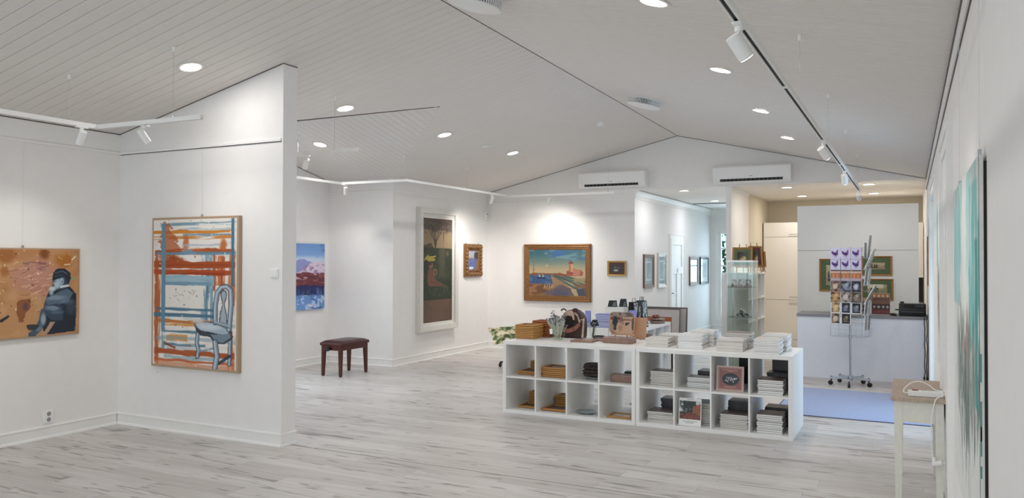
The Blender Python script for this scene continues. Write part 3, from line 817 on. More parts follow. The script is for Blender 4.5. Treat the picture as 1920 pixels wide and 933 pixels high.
# air conditioners on the far gable
def air_con(label, x0, x1, z0, z1, dep=0.2):
    w, h = x1 - x0, z1 - z0
    t = thing('air_conditioner', label, 'air conditioner', ((x0 + x1) / 2, YC, z0))
    prof = [(0, 0.0), (-dep * .72, 0.0), (-dep * .93, .035), (-dep, .075), (-dep, h - .03), (-dep + .03, h), (0, h)]
    MB().prism(prof, 0, -w / 2, w / 2).build('casing', WHITEP, t, bevel=.006)
    MB().box((-w / 2 + .012, -dep - .004, .085), (w / 2 - .012, -dep + .001, h - .035)).build('front_panel', WHITEP, t, bevel=.002)
    MB().box((-w * .40, -dep * .975 - .004, .028), (w * .40, -dep * .8, .066)).build('air_slot', DARKGAP, t)
    lv = MB()
    for i in range(15):
        x = -w * .40 + w * .80 * (i + .5) / 15
        lv.box((x - .003, -dep * .985 - .006, .03), (x + .003, -dep * .975, .064))
    lv.build('louvre_ribs', mat('rib_grey', (120, 120, 122), .5), t)
    MB().box((-.025, -dep - .0055, .100), (.025, -dep - .004, .108)).build('emblem', mat('emblem_grey', (130, 130, 134), .4), t)
k = 12.7 / 12.881
air_con('white wall air conditioner on the left of the far gable wall', -5.13, -3.935, 2.862, 3.148)
air_con('white wall air conditioner on the right of the far gable wall', -2.812, -1.622, 2.852, 3.135)

# small wall fittings
t = thing('wall_switch', 'square white switch plate on the partition near its edge', 'switch', (-4.972, YP, 1.508))
MB().box((-.045, -.009, -.041), (.045, 0, .041)).build('plate', WHITEP, t, bevel=.003)
MB().box((-.033, -.014, -.031), (.033, -.009, .031)).build('rocker', WHITEP, t, bevel=.002)
t = thing('power_socket', 'white double socket low on the left wall above the skirting', 'socket', (XL, 4.515, 0.192))
MB().box((0, -.043, -.055), (.012, .043, .055)).build('plate', WHITEP, t, bevel=.003)
for s in (-1, 1):
    MB().cyl((.012, 0, s * .026), (.0135, 0, s * .026), .0195, n=20).build('socket_well', mat('socket_grey', (150, 150, 150), .5), t)
t = thing('motion_sensor', 'small white sensor box with a dark eye high on the alcove wall corner', 'sensor', (XL, 12.78, 2.44))
MB().box((0, -.04, -.07), (.045, .04, .07)).build('housing', WHITEP, t, bevel=.006)
MB().cyl((.045, 0, .025), (.048, 0, .025), .013, n=14).build('eye', BLACK, t)
MB().cyl((.045, 0, -.035), (.047, 0, -.035), .012, n=14).build('button', mat('socket_grey', (150, 150, 150)), t)

# ================================================================== PICTURES
def frame_ring(w, h, fw, prof, m=0):
    """Mitred moulding; prof = list of (t, d): t across the width 0..1 from outer edge, d forward depth."""
    mb = MB()
    n = len(prof)
    def ring(t, d):
        a = fw * t
        return [(-w / 2 + a, -d, -h / 2 + a), (w / 2 - a, -d, -h / 2 + a), (w / 2 - a, -d, h / 2 - a), (-w / 2 + a, -d, h / 2 - a)]
    vs = []
    for t, d in prof: vs += ring(t, d)
    fs = []
    for i in range(n - 1):
        for k in range(4):
            fs.append((i * 4 + k, i * 4 + (k + 1) % 4, (i + 1) * 4 + (k + 1) % 4, (i + 1) * 4 + k))
    L = (n - 1) * 4
    for k in range(4): fs.append((L + k, L + (k + 1) % 4, (k + 1) % 4, k))
    return mb.add(vs, fs, m)
def picture(name, label, cat, loc, rz, w, h, fw, dep, fmat, pic, prof=None, mat_w=0.0, mat_m=None, glass=False, back=True, group=None, matprint=PRINTED, relief=0.0, tilt=0.0, y_img=None):
    t = thing(name, label, cat, loc, rz, group)
    if tilt: t.rotation_euler = (tilt, 0, rz)
    prof = prof or [(0, 0), (0, dep), (.25, dep), (1, dep * .55), (1, 0.004)]
    frame_ring(w, h, fw, prof).build('frame', fmat, t)
    if back: MB().box((-w / 2 + .004, -.004, -h / 2 + .004), (w / 2 - .004, -.001, h / 2 - .004)).build('backing', BROWNW, t)
    iw, ih = w - 2 * fw, h - 2 * fw
    yi = -(dep * .42) if y_img is None else y_img
    if mat_w:
        mw = mat_w
        mb = frame_ring(iw + .002, ih + .002, mw, [(0, -yi), (0, -yi + .002), (.96, -yi + .002), (1, -yi)])
        mb.build('mount_board', mat_m, t)
        iw -= 2 * mw; ih -= 2 * mw
    colour_grid('picture_print' if matprint is PRINTED else 'painted_canvas', pic.a, iw + .002, ih + .002, t, matprint, relief, pic.seed, -ih / 2 - .001, yi)
    if glass:
        MB().box((-w / 2 + fw, yi - .006, -h / 2 + fw), (w / 2 - fw, yi - .005, h / 2 - fw)).build('glass', GLASS, t)
    return t
def canvas(name, label, cat, loc, rz, w, h, dep, pic, edge=LINEN, border=0.0, relief=0.002, group=None):
    """Unframed stretched canvas, its folded edge showing."""
    t = thing(name, label, cat, Vector(loc) + Matrix.Rotation(rz, 3, 'Z') @ Vector((0, -.002, 0)), rz, group)
    MB().box((-w / 2, -dep, -h / 2), (w / 2, 0, h / 2)).build('stretched_canvas', edge, t, bevel=.003)
    colour_grid('painted_face', pic.a, w - 2 * border, h - 2 * border, t, PAINTED, relief, pic.seed, -h / 2 + border, -dep - .001)
    return t
def hang_wire(label, X, Y, z0, z1, off):
    t = thing('hanging_wire', label, 'wire', (X + off[0], Y + off[1], z0))
    MB().cyl((0, 0, 0), (0, 0, z1 - z0), .0011, n=5).build('line', LINE, t)
    MB().box((-.006, -.006, -.004), (.006, .006, .022)).build('hook', STEEL, t)

# --- boy painting on the left wall (crop coordinates: x 0..650, y 95..845)
def pic_boy():
    p = Pic(230, 170, (190, 142, 98), (-397, 650), (95, 845), 11)
    p.mix(sm(p.nz(5, 5), .45, .7) * .55, (168, 112, 66)); p.mix(sm(p.nz(9, 4), .55, .75) * .5, (205, 160, 118))
    p.ell(20, 140, 70, 60, (150, 92, 44), .5, .8, 60); p.ell(340, 140, 50, 50, (120, 66, 30), .5, .85, 50); p.ell(520, 195, 80, 60, (170, 104, 36), .4, .9, 60)
    p.ell(15, 285, 35, 40, (150, 90, 40), .5, .7, 30)
    p.ell(270, 330, 190, 150, (186, 136, 120), .4, .85, 120)
    rng = random.Random(5)
    for i in range(46):
        x, y = rng.gauss(255, 95), rng.gauss(360, 80); L = rng.uniform(30, 90); a = rng.uniform(-.6, .1)
        c = rng.choice([(226, 186, 150), (204, 150, 130), (150, 90, 74), (232, 198, 160), (178, 120, 104)])
        p.line([(x, y), (x + L * .5, y + L * .5 * math.sin(a) + rng.uniform(-9, 9)), (x + L, y + L * math.sin(a))], rng.uniform(4, 9), c, .8, 10)
    for i in range(14):
        x, y = rng.uniform(150, 330), rng.uniform(205, 275); p.line([(x, y), (x + rng.uniform(20, 70), y + rng.uniform(-14, 14))], 6, rng.choice([(110, 80, 92), (150, 110, 116), (90, 70, 86)]), .7, 8)
    p.poly([(110, 560), (150, 520), (230, 520), (235, 590), (200, 640), (165, 715), (130, 720), (125, 660)], (134, 78, 48), .85, 30)
    p.ell(190, 585, 22, 35, (88, 66, 84), .5, .8, 20)
    for i in range(70):
        x, y = rng.uniform(-100, 620), rng.uniform(100, 640)
        if 340 < x and y > 240: continue
        p.ell(x, y, rng.uniform(2, 7), rng.uniform(3, 9), rng.choice([(60, 34, 22), (236, 206, 160), (110, 62, 30), (240, 222, 190)]), .4, .9)
    p.line([(585, 185), (615, 155)], 12, (240, 232, 205), .9, 6); p.line([(520, 230), (570, 222)], 9, (235, 226, 206), .9, 8)
    p.ell(595, 352, 24, 10, (120, 170, 120), .4, .8, 8)
    # second dark figure fragment
    p.poly([(-60, 690), (-10, 680), (50, 648), (62, 662), (5, 705), (-60, 722)], (44, 40, 46), .95, 8)
    D = (36, 44, 58)
    p.poly([(415, 400), (520, 400), (575, 430), (628, 495), (628, 700), (618, 828), (360, 838), (335, 800), (330, 640), (345, 570), (360, 510)], D, 1, 8)     # body and seat
    p.poly([(345, 560), (450, 560), (520, 640), (505, 725), (410, 715), (350, 660)], (58, 74, 92), 1, 8)
    p.ell(420, 605, 70, 26, (140, 160, 176), .5, .75, 10); p.ell(455, 650, 55, 14, (110, 132, 150), .6, .5)
    p.poly([(318, 610), (350, 610), (360, 700), (320, 800), (270, 845), (215, 845), (210, 815), (275, 770), (300, 700)], (70, 88, 104), 1, 8)   # shin
    p.ell(338, 705, 22, 50, (164, 184, 198), .5, .8); p.ell(300, 780, 26, 26, (120, 142, 160), .6, .7)
    p.poly([(190, 745), (270, 740), (310, 760), (270, 790), (215, 790)], (46, 50, 60), .9, 10)
    p.poly([(325, 842), (400, 730), (440, 735), (365, 842)], (178, 150, 124), 1, 6)
    p.poly([(350, 540), (400, 500), (470, 470), (545, 440), (600, 480), (560, 560), (450, 585), (370, 575)], (84, 104, 122), 1, 10)  # arm
    p.ell(440, 520, 90, 20, (150, 172, 190), .6, .6, 10); p.ell(545, 560, 60, 22, (120, 142, 160), .6, .5)
    p.poly([(350, 590), (450, 570), (515, 600), (505, 620), (430, 590)], (52, 66, 84), .9)
    p.ell(580, 610, 45, 60, (70, 88, 104), .6, .6)
    # head
    p.ell(490, 360, 78, 92, (52, 68, 84), .08); p.ell(470, 375, 45, 60, (150, 172, 188), .3, .9); p.ell(452, 400, 26, 44, (180, 200, 212), .4, .8)
    p.poly([(412, 350), (420, 300), (455, 262), (520, 262), (572, 300), (578, 350), (560, 400), (540, 360), (520, 340), (450, 355), (425, 372)], (34, 44, 56), 1, 8)
    p.line([(440, 300), (500, 285), (545, 310)], 10, (92, 116, 130), .7, 8); p.line([(430, 330), (500, 320)], 8, (80, 102, 118), .6, 8)
    p.ell(497, 375, 14, 22, (176, 196, 208), .3); p.ell(499, 378, 6, 13, (90, 108, 124), .4)
    p.line([(428, 372), (420, 395), (432, 402)], 7, (120, 142, 158), .9); p.line([(430, 378), (452, 374)], 6, (44, 54, 66), .9)
    p.line([(490, 425), (550, 415)], 20, (214, 224, 230), .95, 6)
    p.ell(412, 440, 30, 22, (208, 218, 222), .4, .95, 10); p.ell(405, 470, 18, 26, (170, 188, 198), .5, .9, 8)
    return p
zb = (0.925, 1.725)
canvas('painting', 'brown canvas of a crouching blue-grey boy on the left wall', 'painting', (XL, 4.212, (zb[0] + zb[1]) / 2), R(90), 1.15, zb[1] - zb[0], 0.03, pic_boy(), LINEN, .012, .003)
hang_wire('thin hanging line above the painting of the boy', XL, 4.262, 1.727, ZRAIL, (.012, 0))

# --- chair painting on the partition (u across 0..462, v down 0..830)
def pic_chair():
    p = Pic(190, 340, (230, 226, 220), (0, 462), (0, 830), 12)
    p.mix(sm(p.nz(7, 4, 1, 3), .5, .7) * .35, (206, 196, 186))
    RU, OR, BL, DB = (164, 74, 30), (204, 126, 38), (98, 138, 160), (70, 112, 138)
    B = p.band; V = p.vband
    V(8, 42, 190, 820, RU, .85, 14, .38); V(22, 34, 190, 830, (190, 96, 48), .8, 10, .45); V(340, 352, 200, 400, RU, .9, 10, .3); V(352, 395, 205, 370, (190, 100, 50), .85, 14, .42); V(380, 400, 210, 420, RU, .8, 10, .35)
    V(420, 455, 200, 830, (186, 98, 52), .8, 16, .45); V(270, 340, 200, 600, BL, .75, 20, .46); V(300, 312, 300, 620, DB, .8, 8, .35)
    B(18, 36, 40, 462, BL, .8, 8, .4); B(50, 62, 150, 440, (150, 176, 186), .7, 16, .45)
    B(62, 80, 0, 440, OR, .95, 16, .2); B(82, 94, 170, 430, BL, .8, 14, .35); B(92, 112, 0, 440, (196, 120, 44), .85, 18, .36)
    p.poly([(60, 10), (80, 0), (90, 30), (120, 80), (135, 120), (160, 170), (120, 210), (60, 190), (40, 130), (45, 70)], (172, 84, 40), .75, 50)
    p.ell(190, 130, 18, 40, (176, 92, 40), .4, .8, 20); p.ell(85, 215, 50, 30, RU, .5, .8, 30); p.ell(130, 235, 50, 26, (150, 66, 28), .5, .9, 30)
    B(140, 158, 170, 400, (170, 178, 200), .7, 22, .42)
    B(168, 196, 10, 452, RU, .95, 24, .22); p.ell(250, 180, 60, 16, (190, 96, 40), .6, .8, 20); p.ell(390, 150, 16, 40, (186, 94, 36), .5, .85, 20)
    B(184, 200, 20, 458, BL, .95, 8, .15); p.poly([(150, 186), (205, 165), (250, 192), (205, 198)], (116, 150, 172), .9, 10)
    B(238, 276, 4, 455, RU, .97, 18, .16); B(252, 262, 30, 430, (142, 56, 22), .6, 10, .4); B(284, 312, 4, 440, (172, 70, 26), .95, 20, .2)
    B(300, 314, 40, 400, (140, 54, 24), .7, 12, .3)
    B(316, 372, 62, 345, (136, 170, 188), .9, 12, .2); B(330, 352, 62, 340, (158, 186, 200), .7, 16, .4); B(352, 374, 62, 330, BL, .7, 12, .3)
    p.poly([(68, 374), (285, 374), (292, 512), (66, 512)], (226, 222, 216), .97, 8)
    rng = random.Random(9)
    for i in range(16):
        x, y = rng.uniform(110, 240), rng.uniform(395, 470); p.line([(x, y), (x + rng.uniform(4, 16), y + rng.uniform(-14, 14))], 2.5, rng.choice([(120, 116, 116), (170, 166, 164)]), .8)
    B(502, 516, 20, 350, DB, .9, 10, .25); B(532, 552, 6, 360, DB, .95, 12, .15); B(556, 568, 40, 350, (150, 176, 184), .7, 14, .4)
    B(568, 590, 10, 350, (182, 106, 44), .9, 18, .25); B(590, 606, 60, 300, OR, .7, 20, .4); B(628, 642, 60, 340, DB, .9, 8, .25); B(650, 690, 80, 200, OR, .75, 26, .35)
    B(664, 690, 20, 460, (130, 160, 172), .6, 22, .45); B(700, 716, 60, 300, DB, .8, 14, .3); B(720, 740, 80, 280, (190, 196, 200), .8, 14, .3)
    p.line([(66, 700), (128, 728)], 12, (134, 66, 36), .9, 8); B(736, 768, 10, 455, RU, .92, 20, .2); B(770, 792, 66, 430, (142, 168, 178), .7, 20, .42); B(792, 806, 10, 450, (190, 92, 48), .9, 14, .3); B(806, 830, 10, 455, (206, 130, 90), .7, 14, .4)
    V(48, 72, 22, 640, BL, .97, 5, .0); V(52, 70, 640, 740, BL, .7, 10, .35)
    V(434, 450, 0, 375, DB, .97, 5, .06)
    for i in range(90):
        x, y = rng.uniform(5, 455), rng.uniform(5, 820); p.ell(x, y, rng.uniform(1.5, 4), rng.uniform(1.5, 6), rng.choice([RU, DB, (60, 50, 50), (240, 236, 230)]), .4, .8)
    # the painted chair
    LG, MG, DG = (186, 200, 212), (128, 146, 162), (46, 56, 68)
    def curve(pts, w):
        p.line(pts, w + 7, DG, .9, 2); p.line(pts, w, MG, 1, 2); p.line([(a - w * .15, b) for a, b in pts], w * .5, LG, .9, 2)
    p.ell(395, 590, 55, 14, (90, 104, 118), .5, .6)
    curve([(432, 640), (428, 800)], 13); curve([(258, 640), (252, 690), (262, 730), (256, 770)], 15)
    p.line([(262, 740), (350, 715)], 11, MG, .9, 3); p.line([(370, 800), (430, 752)], 16, (54, 60, 70), .95, 3); p.line([(300, 715), (350, 745)], 9, LG, .7)
    p.poly([(235, 585), (300, 570), (345, 572), (440, 618), (440, 660), (400, 690), (350, 690), (325, 655), (270, 650), (248, 625)], DG, .95, 4)
    p.poly([(240, 588), (300, 574), (345, 576), (432, 616), (410, 640), (345, 632), (270, 620)], (166, 182, 196), 1, 4)
    p.ell(320, 600, 62, 16, (206, 216, 224), .5, .8, 6)
    p.poly([(262, 632), (330, 642), (352, 680), (395, 682), (432, 652), (432, 628), (345, 642)], (120, 138, 154), .95, 4)
    curve([(352, 680), (362, 760), (352, 826)], 22)
    for side in ((352, 355), (432, 425)):
        pass
    curve([(352, 575), (352, 480), (362, 410), (385, 378), (412, 374), (432, 392), (436, 460), (432, 520), (425, 610)], 20)
    p.poly([(372, 570), (376, 520), (390, 470), (378, 420), (384, 396), (410, 396), (412, 430), (402, 470), (414, 530), (418, 580)], DG, .85, 3)
    p.poly([(378, 568), (382, 520), (394, 470), (384, 420), (388, 400), (405, 400), (406, 430), (397, 470), (408, 530), (412, 575)], (160, 176, 190), 1, 3)
    p.line([(350, 572), (425, 590)], 18, (150, 168, 182), .95, 3); p.line([(350, 580), (425, 600)], 4, DG, .8)
    p.ell(262, 575, 34, 16, (214, 212, 210), .7, .8, 14)
    return p
w_, h_ = 1.13, 1.415
t = canvas('painting', 'tall canvas of a blue chair over orange and blue bars on the partition', 'painting', (-5.928, YP, 1.315), 0, w_, h_, 0.04, pic_chair(), LINEN, .022, .003)
hang_wire('thin hanging line above the chair painting', -5.862, YP, 2.024, ZRAIL - .008, (0, -.012))
MB().cyl((-6.455, YP - .006, .545), (-6.455, YP, .545), .004, n=8).build('wall_nail', STEEL); tag(bpy.data.objects['wall_nail'], 'tiny nail in the partition below the chair painting', 'nail')

# --- blue mountain canvas in the alcove
def pic_mountain():
    p = Pic(110, 150, (112, 150, 208), (0, 1), (0, 1), 13)
    p.mix(sm(p.V, 0, .25)[...] * .6, (140, 176, 222)); p.mix(sm(p.nz(5, 4, 1, 2), .5, .72) * (1 - sm(p.V, .2, .3)), (84, 116, 178)); p.mix(sm(p.V, .16, .24), (190, 206, 228))
    p.poly([(0, .33), (.3, .24), (.42, .23), (.7, .3), (.7, .42), (0, .45)], (134, 140, 192), .9, .05)
    p.poly([(0, .5), (.35, .42), (.55, .32), (.72, .27), (.9, .28), (1, .3), (1, .5), (.5, .52)], (214, 196, 216), 1, .04)
    p.mix(sm(p.nz(9, 4, 1, 2), .52, .62) * sm(p.V, .3, .34) * (1 - sm(p.V, .44, .48)) * sm(p.U, .3, .5), (150, 128, 170))
    p.band(.44, .68, 0, 1, (104, 52, 62), 1, .06); p.mix(sm(p.nz(8, 4, 1, 3), .5, .65) * sm(p.V, .45, .48) * (1 - sm(p.V, .6, .66)), (150, 86, 88))
    p.mix(sm(p.nz(10, 4, 1, 3), .58, .68) * sm(p.V, .44, .46) * (1 - sm(p.V, .52, .56)), (200, 170, 190))
    p.band(.64, .80, 0, 1, (34, 40, 88), .97, .08); p.band(.78, 1.01, 0, 1, (108, 146, 206), .97, .06)
    rng = random.Random(4)
    for i in range(60):
        x = rng.uniform(0, 1); p.line([(x, rng.uniform(.66, .74)), (x + rng.uniform(-.02, .02), rng.uniform(.76, .84))], .012, rng.choice([(30, 34, 74), (60, 84, 150), (120, 150, 210)]), .8)
    p.mix(sm(p.nz(8, 4, 1.5, 2), .55, .63) * sm(p.V, .78, .82), (176, 202, 236)); p.mix(sm(p.nz(9, 4, 1, 2), .6, .66) * sm(p.V, .82, .86), (60, 90, 160))
    p.ell(.62, .94, .1, .03, (220, 224, 240), .4, .9, .04)
    return p
canvas('painting', 'blue and maroon snowy mountain canvas on the alcove end wall', 'painting', (XA, 9.32, 1.364), R(90), 0.85, 1.012, 0.03, pic_mountain(), mat('blue_canvas_edge', (70, 84, 140), .7), .0, .003)

# --- tall framed painting with a seated figure (u 0..215, v 0..815)
def pic_tall():
    p = Pic(110, 300, (96, 84, 70), (0, 215), (0, 815), 14)
    p.band(-5, 22, -5, 220, (118, 84, 60), 1, 2); p.band(22, 100, -5, 220, (108, 90, 80), 1, 6); p.band(100, 250, -5, 220, (178, 152, 116), 1, 8)
    p.mix(sm(p.nz(12, 3), .5, .62) * sm(p.V, 20, 40) * (1 - sm(p.V, 90, 140)), (84, 70, 64))
    rng = random.Random(8)
    for i in range(40):
        x, y = rng.uniform(0, 215), rng.uniform(40, 120); p.line([(x, y), (x + 2, y + rng.uniform(8, 22))], 3, (170, 154, 138), .7)
    for (x0, x1) in ((85, 60), (95, 120), (88, 92), (100, 140), (80, 40), (150, 150), (92, 75)):
        p.line([(90 if x0 < 140 else 150, 240), (x0, 180), ((x0 + x1) / 2, 140), (x1, 90)], 5, (80, 66, 54), .9, 4)
    p.poly([(10, 220), (60, 200), (80, 245), (0, 245)], (70, 66, 58), .8, 10); p.ell(150, 215, 30, 30, (170, 144, 112), .4, .8, 10)
    p.band(242, 640, -5, 220, (58, 66, 50), 1, 6); p.mix(sm(p.nz(6, 4), .5, .7) * sm(p.V, 245, 270) * (1 - sm(p.V, 620, 640)), (70, 82, 60))
    p.vband(118, 160, 245, 470, (92, 94, 72), .9, 6); p.vband(55, 112, 250, 330, (46, 54, 44), .6, 6)
    p.ell(180, 285, 10, 24, (150, 112, 84), .3, .6)
    p.poly([(12, 320), (30, 300), (36, 292), (44, 306), (90, 300), (92, 312), (66, 320), (92, 326), (84, 340), (40, 345), (22, 330), (8, 345)], (206, 186, 92), 1, 6)
    p.poly([(40, 360), (60, 350), (72, 372), (62, 410), (84, 430), (100, 420), (104, 440), (80, 470), (110, 500), (165, 535), (160, 552), (100, 540), (40, 535), (30, 500), (34, 430), (44, 400)], (130, 92, 72), 1, 6)
    p.ell(56, 372, 16, 22, (166, 128, 100), .2); p.ell(50, 362, 16, 16, (86, 60, 46), .3, .9); p.ell(90, 425, 15, 24, (172, 138, 108), .3, .8); p.ell(90, 428, 8, 15, (96, 78, 60), .3, .9)
    p.ell(60, 470, 26, 60, (146, 104, 82), .5, .6); p.line([(60, 500), (110, 520), (160, 545)], 14, (120, 84, 66), .6); p.ell(168, 548, 14, 8, (186, 152, 124), .3)
    p.band(540, 640, -5, 220, (58, 76, 56), .75, 10)
    for i in range(30):
        x, y = rng.uniform(0, 215), rng.uniform(545, 600); p.line([(x, y), (x, y + 14)], 2.5, (130, 134, 116), .6)
    p.band(636, 642, -5, 220, (50, 44, 36), .9, 2); p.band(642, 820, -5, 220, (132, 102, 84), 1, 4); p.mix(sm(p.nz(5, 4), .5, .7) * sm(p.V, 645, 660) * .5, (110, 92, 74))
    p.a *= .76
    for x in (44, 54, 64): p.line([(x, 690), (x + 5, 662), (x + 9, 690)], 2.5, (106, 86, 66), .7)
    return p
W2, H2 = 1.17, 1.995
t = picture('painting', 'very tall narrow painting of a seated figure in a deep white box frame', 'painting', (XL, 11.075, 1.466), R(90), W2, H2, 0.135, 0.10, mat('whitewashed_frame', (214, 211, 206), .55, var=.05), pic_tall(),
            prof=[(0, 0), (0, .098), (.12, .10), (.62, .092), (.66, .06), (1, .052), (1, .004)], matprint=PAINTED, relief=.001, y_img=-.045)
MB().box((-W2 / 2 + .14, -.062, H2 / 2 - .16), (W2 / 2 - .14, -.058, H2 / 2 - .135)).build('pale_slip', mat('whitewashed_frame', (214, 211, 206)), t)

# --- small ornate gold frame with a lake
def pic_lake():
    p = Pic(50, 90, (150, 150, 176), (0, 1), (0, 1), 15)
    p.band(0, .35, 0, 1, (178, 178, 196), 1, .02); p.ell(.85, .25, .25, .22, (60, 60, 56), .2, .95, .08); p.band(.36, .42, 0, .7, (150, 130, 110), .9, .02)
    p.band(.42, 1, 0, 1, (84, 104, 168), 1, .02); p.mix(sm(p.nz(6, 3, 1, 3), .5, .65) * sm(p.V, .44, .5), (120, 136, 190))
    p.poly([(.7, .5), (1, .45), (1, 1), (.55, 1), (.75, .8)], (140, 106, 82), .95, .06); p.ell(.3, .9, .26, .06, (224, 226, 236), .3, .95, .06)
    return p
def ornate(label, loc, rz, w, h, fw, dep, pic, name='painting'):
    t = picture(name, label, 'painting', loc, rz, w, h, fw, dep, GOLD, pic, prof=[(0, 0), (0, dep * .6), (.12, dep * .75), (.3, dep), (.55, dep * .85), (.7, dep * .5), (.88, dep * .62), (1, dep * .4), (1, .004)], matprint=PAINTED, relief=.0005)
    orn = MB(); n = 9; mm = 15
    def knob(x, z, r):
        orn.lathe([(r * math.cos(a), r * .8 * math.sin(a)) for a in [math.pi * (k / 5 - .5) for k in range(6)]], (0, 0, 0), 7)
        base = len(orn.v) - 42
        for i in range(base, len(orn.v)):
            vx, vy, vz = orn.v[i]; orn.v[i] = (x + vx, -dep * .92 - vz * .6, z + vy)
    for i in range(n + 1):
        x = -w / 2 + fw * .35 + (w - fw * .7) * i / n
        for z in (-h / 2 + fw * .4, h / 2 - fw * .4): knob(x, z, fw * (.34 if i % 2 else .22))
    for i in range(1, mm):
        z = -h / 2 + fw * .4 + (h - fw * .8) * i / mm
        for x in (-w / 2 + fw * .4, w / 2 - fw * .4): knob(x, z, fw * (.32 if i % 2 else .2))
    orn.build('carved_ornament', GOLD, t, smooth=60)
    return t
ornate('small lake view in an ornate carved gold frame beside the tall painting', (XL, 12.29, 1.615), R(90), 0.60, 0.585, .125, .06, pic_lake())
for y in (12.05, 12.5): hang_wire('short hanging hook over the ornate gold frame, %s' % ('left one' if y < 12.2 else 'right one'), XL, y, 1.905, 1.965, (.02, 0))

# --- harbour painting (u 165..875, v 170..795)
def pic_harbour():
    p = Pic(170, 150, (66, 112, 126), (165, 875), (170, 795), 16)
    p.mix(sm(p.V, 180, 430), (150, 160, 140)); p.mix(sm(p.V, 330, 480), (206, 184, 146)); p.mix(sm(p.nz(4, 4, 1, 3), .52, .7) * (1 - sm(p.V, 260, 330)), (70, 110, 160)); p.mix(sm(p.nz(5, 4, 1, 3), .6, .74) * (1 - sm(p.V, 320, 400)) * .7, (130, 164, 170))
    p.ell(390, 385, 14, 10, (226, 208, 166), .6, .8); p.ell(250, 445, 90, 26, (214, 176, 140), .8, .5)
    p.poly([(165, 500), (240, 482), (400, 490), (520, 488), (640, 500), (640, 520), (165, 522)], (140, 100, 74), .95, 6)
    p.poly([(165, 520), (440, 512), (470, 640), (350, 640), (165, 632)], (70, 98, 144), 1, 5); p.mix(sm(p.nz(8, 3, 1, 3), .52, .64) * (p.V > 525) * (p.V < 630) * (p.U < 450) * .6, (110, 136, 168))
    p.poly([(255, 548), (380, 545), (365, 562), (268, 564)], (48, 52, 62), 1, 3)
    for x in (290, 335): p.line([(x, 545), (x + 2, 498)], 4, (232, 226, 214), .9); p.poly([(x + 3, 510), (x + 22, 540), (x + 3, 542)], (226, 222, 214), .9)
    p.line([(223, 330), (223, 640)], 5, (96, 66, 52), .95); p.line([(200, 440), (245, 440)], 3, (96, 66, 52)); p.line([(223, 400), (200, 520)], 2, (96, 66, 52), .7)
    p.poly([(165, 632), (350, 640), (480, 650), (480, 795), (165, 795)], (166, 122, 86), 1, 6); p.mix(sm(p.nz(5, 4, 1, 3), .5, .66) * (p.V > 640) * (p.U < 480) * .7, (110, 74, 54)); p.mix(sm(p.nz(7, 3, 1, 2), .58, .68) * (p.V > 650) * (p.U < 480) * .7, (204, 150, 100))
    p.poly([(440, 515), (500, 520), (640, 650), (700, 700), (640, 795), (360, 795), (470, 700), (470, 640)], (176, 142, 108), 1, 5)
    p.poly([(480, 700), (560, 640), (680, 690), (740, 795), (360, 795), (370, 740)], (116, 104, 112), .9, 14); p.mix(sm(p.nz(6, 4, 1, 2), .5, .64) * (p.V > 690) * (p.U > 360) * .6, (84, 94, 128))
    for i, (a, b) in enumerate((((470, 520), (780, 700)), ((500, 520), (800, 650)), ((540, 520), (875, 640)), ((600, 520), (875, 600)))):
        p.line([a, b], 22, ((92, 116, 112), (70, 98, 92), (104, 126, 116), (84, 112, 98))[i], .9, 6); p.line([(a[0], a[1] + 12), (b[0], b[1] + 12)], 3, (48, 52, 48), .8)
    p.line([(600, 620), (760, 700)], 5, (50, 50, 48), .9); p.line([(690, 690), (690, 740)], 4, (70, 60, 54), .8)
    p.poly([(730, 560), (875, 548), (875, 600), (740, 605)], (176, 160, 120), .95, 4); p.poly([(720, 640), (875, 630), (875, 700), (780, 690)], (140, 112, 84), .9, 6); p.poly([(760, 700), (875, 690), (875, 795), (790, 795)], (74, 84, 100), .9, 8)
    p.poly([(510, 500), (540, 480), (570, 485), (600, 500), (640, 498), (640, 525), (510, 525)], (160, 92, 72), .95, 4)
    p.poly([(640, 460), (680, 440), (720, 445), (720, 425), (820, 440), (850, 475), (840, 525), (640, 530)], (180, 104, 84), 1, 4); p.poly([(720, 430), (820, 440), (800, 520), (720, 525)], (206, 142, 116), .9, 4)
    p.poly([(670, 350), (720, 350), (722, 470), (672, 470)], (192, 126, 100), 1, 3); p.poly([(695, 350), (722, 350), (722, 470), (697, 470)], (222, 174, 140), .9, 3); p.poly([(664, 362), (672, 335), (695, 322), (722, 340), (728, 362)], (138, 82, 66), 1, 3); p.line([(695, 325), (695, 300)], 4, (110, 70, 60))
    p.line([(650, 485), (720, 485)], 12, (120, 66, 56), .6, 4)
    p.a *= .88
    for i in range(4):
        x = 365 + i * 30; p.line([(x, 690), (x + 4, 640)], 5, (228, 222, 210), .9); p.line([(x - 10, 690), (x + 16, 695)], 5, (120, 96, 84), .8)
    return p
picture('painting', 'large harbour painting with a red tower in a gilded wooden frame', 'painting', (-5.602, YC, 1.400), 0, 1.292, 1.018, 0.105, .06, GOLD, pic_harbour(),
        prof=[(0, 0), (0, .045), (.1, .058), (.2, .06), (.34, .046), (.55, .05), (.7, .034), (.86, .036), (1, .022), (1, .004)], matprint=PAINTED, relief=.001)

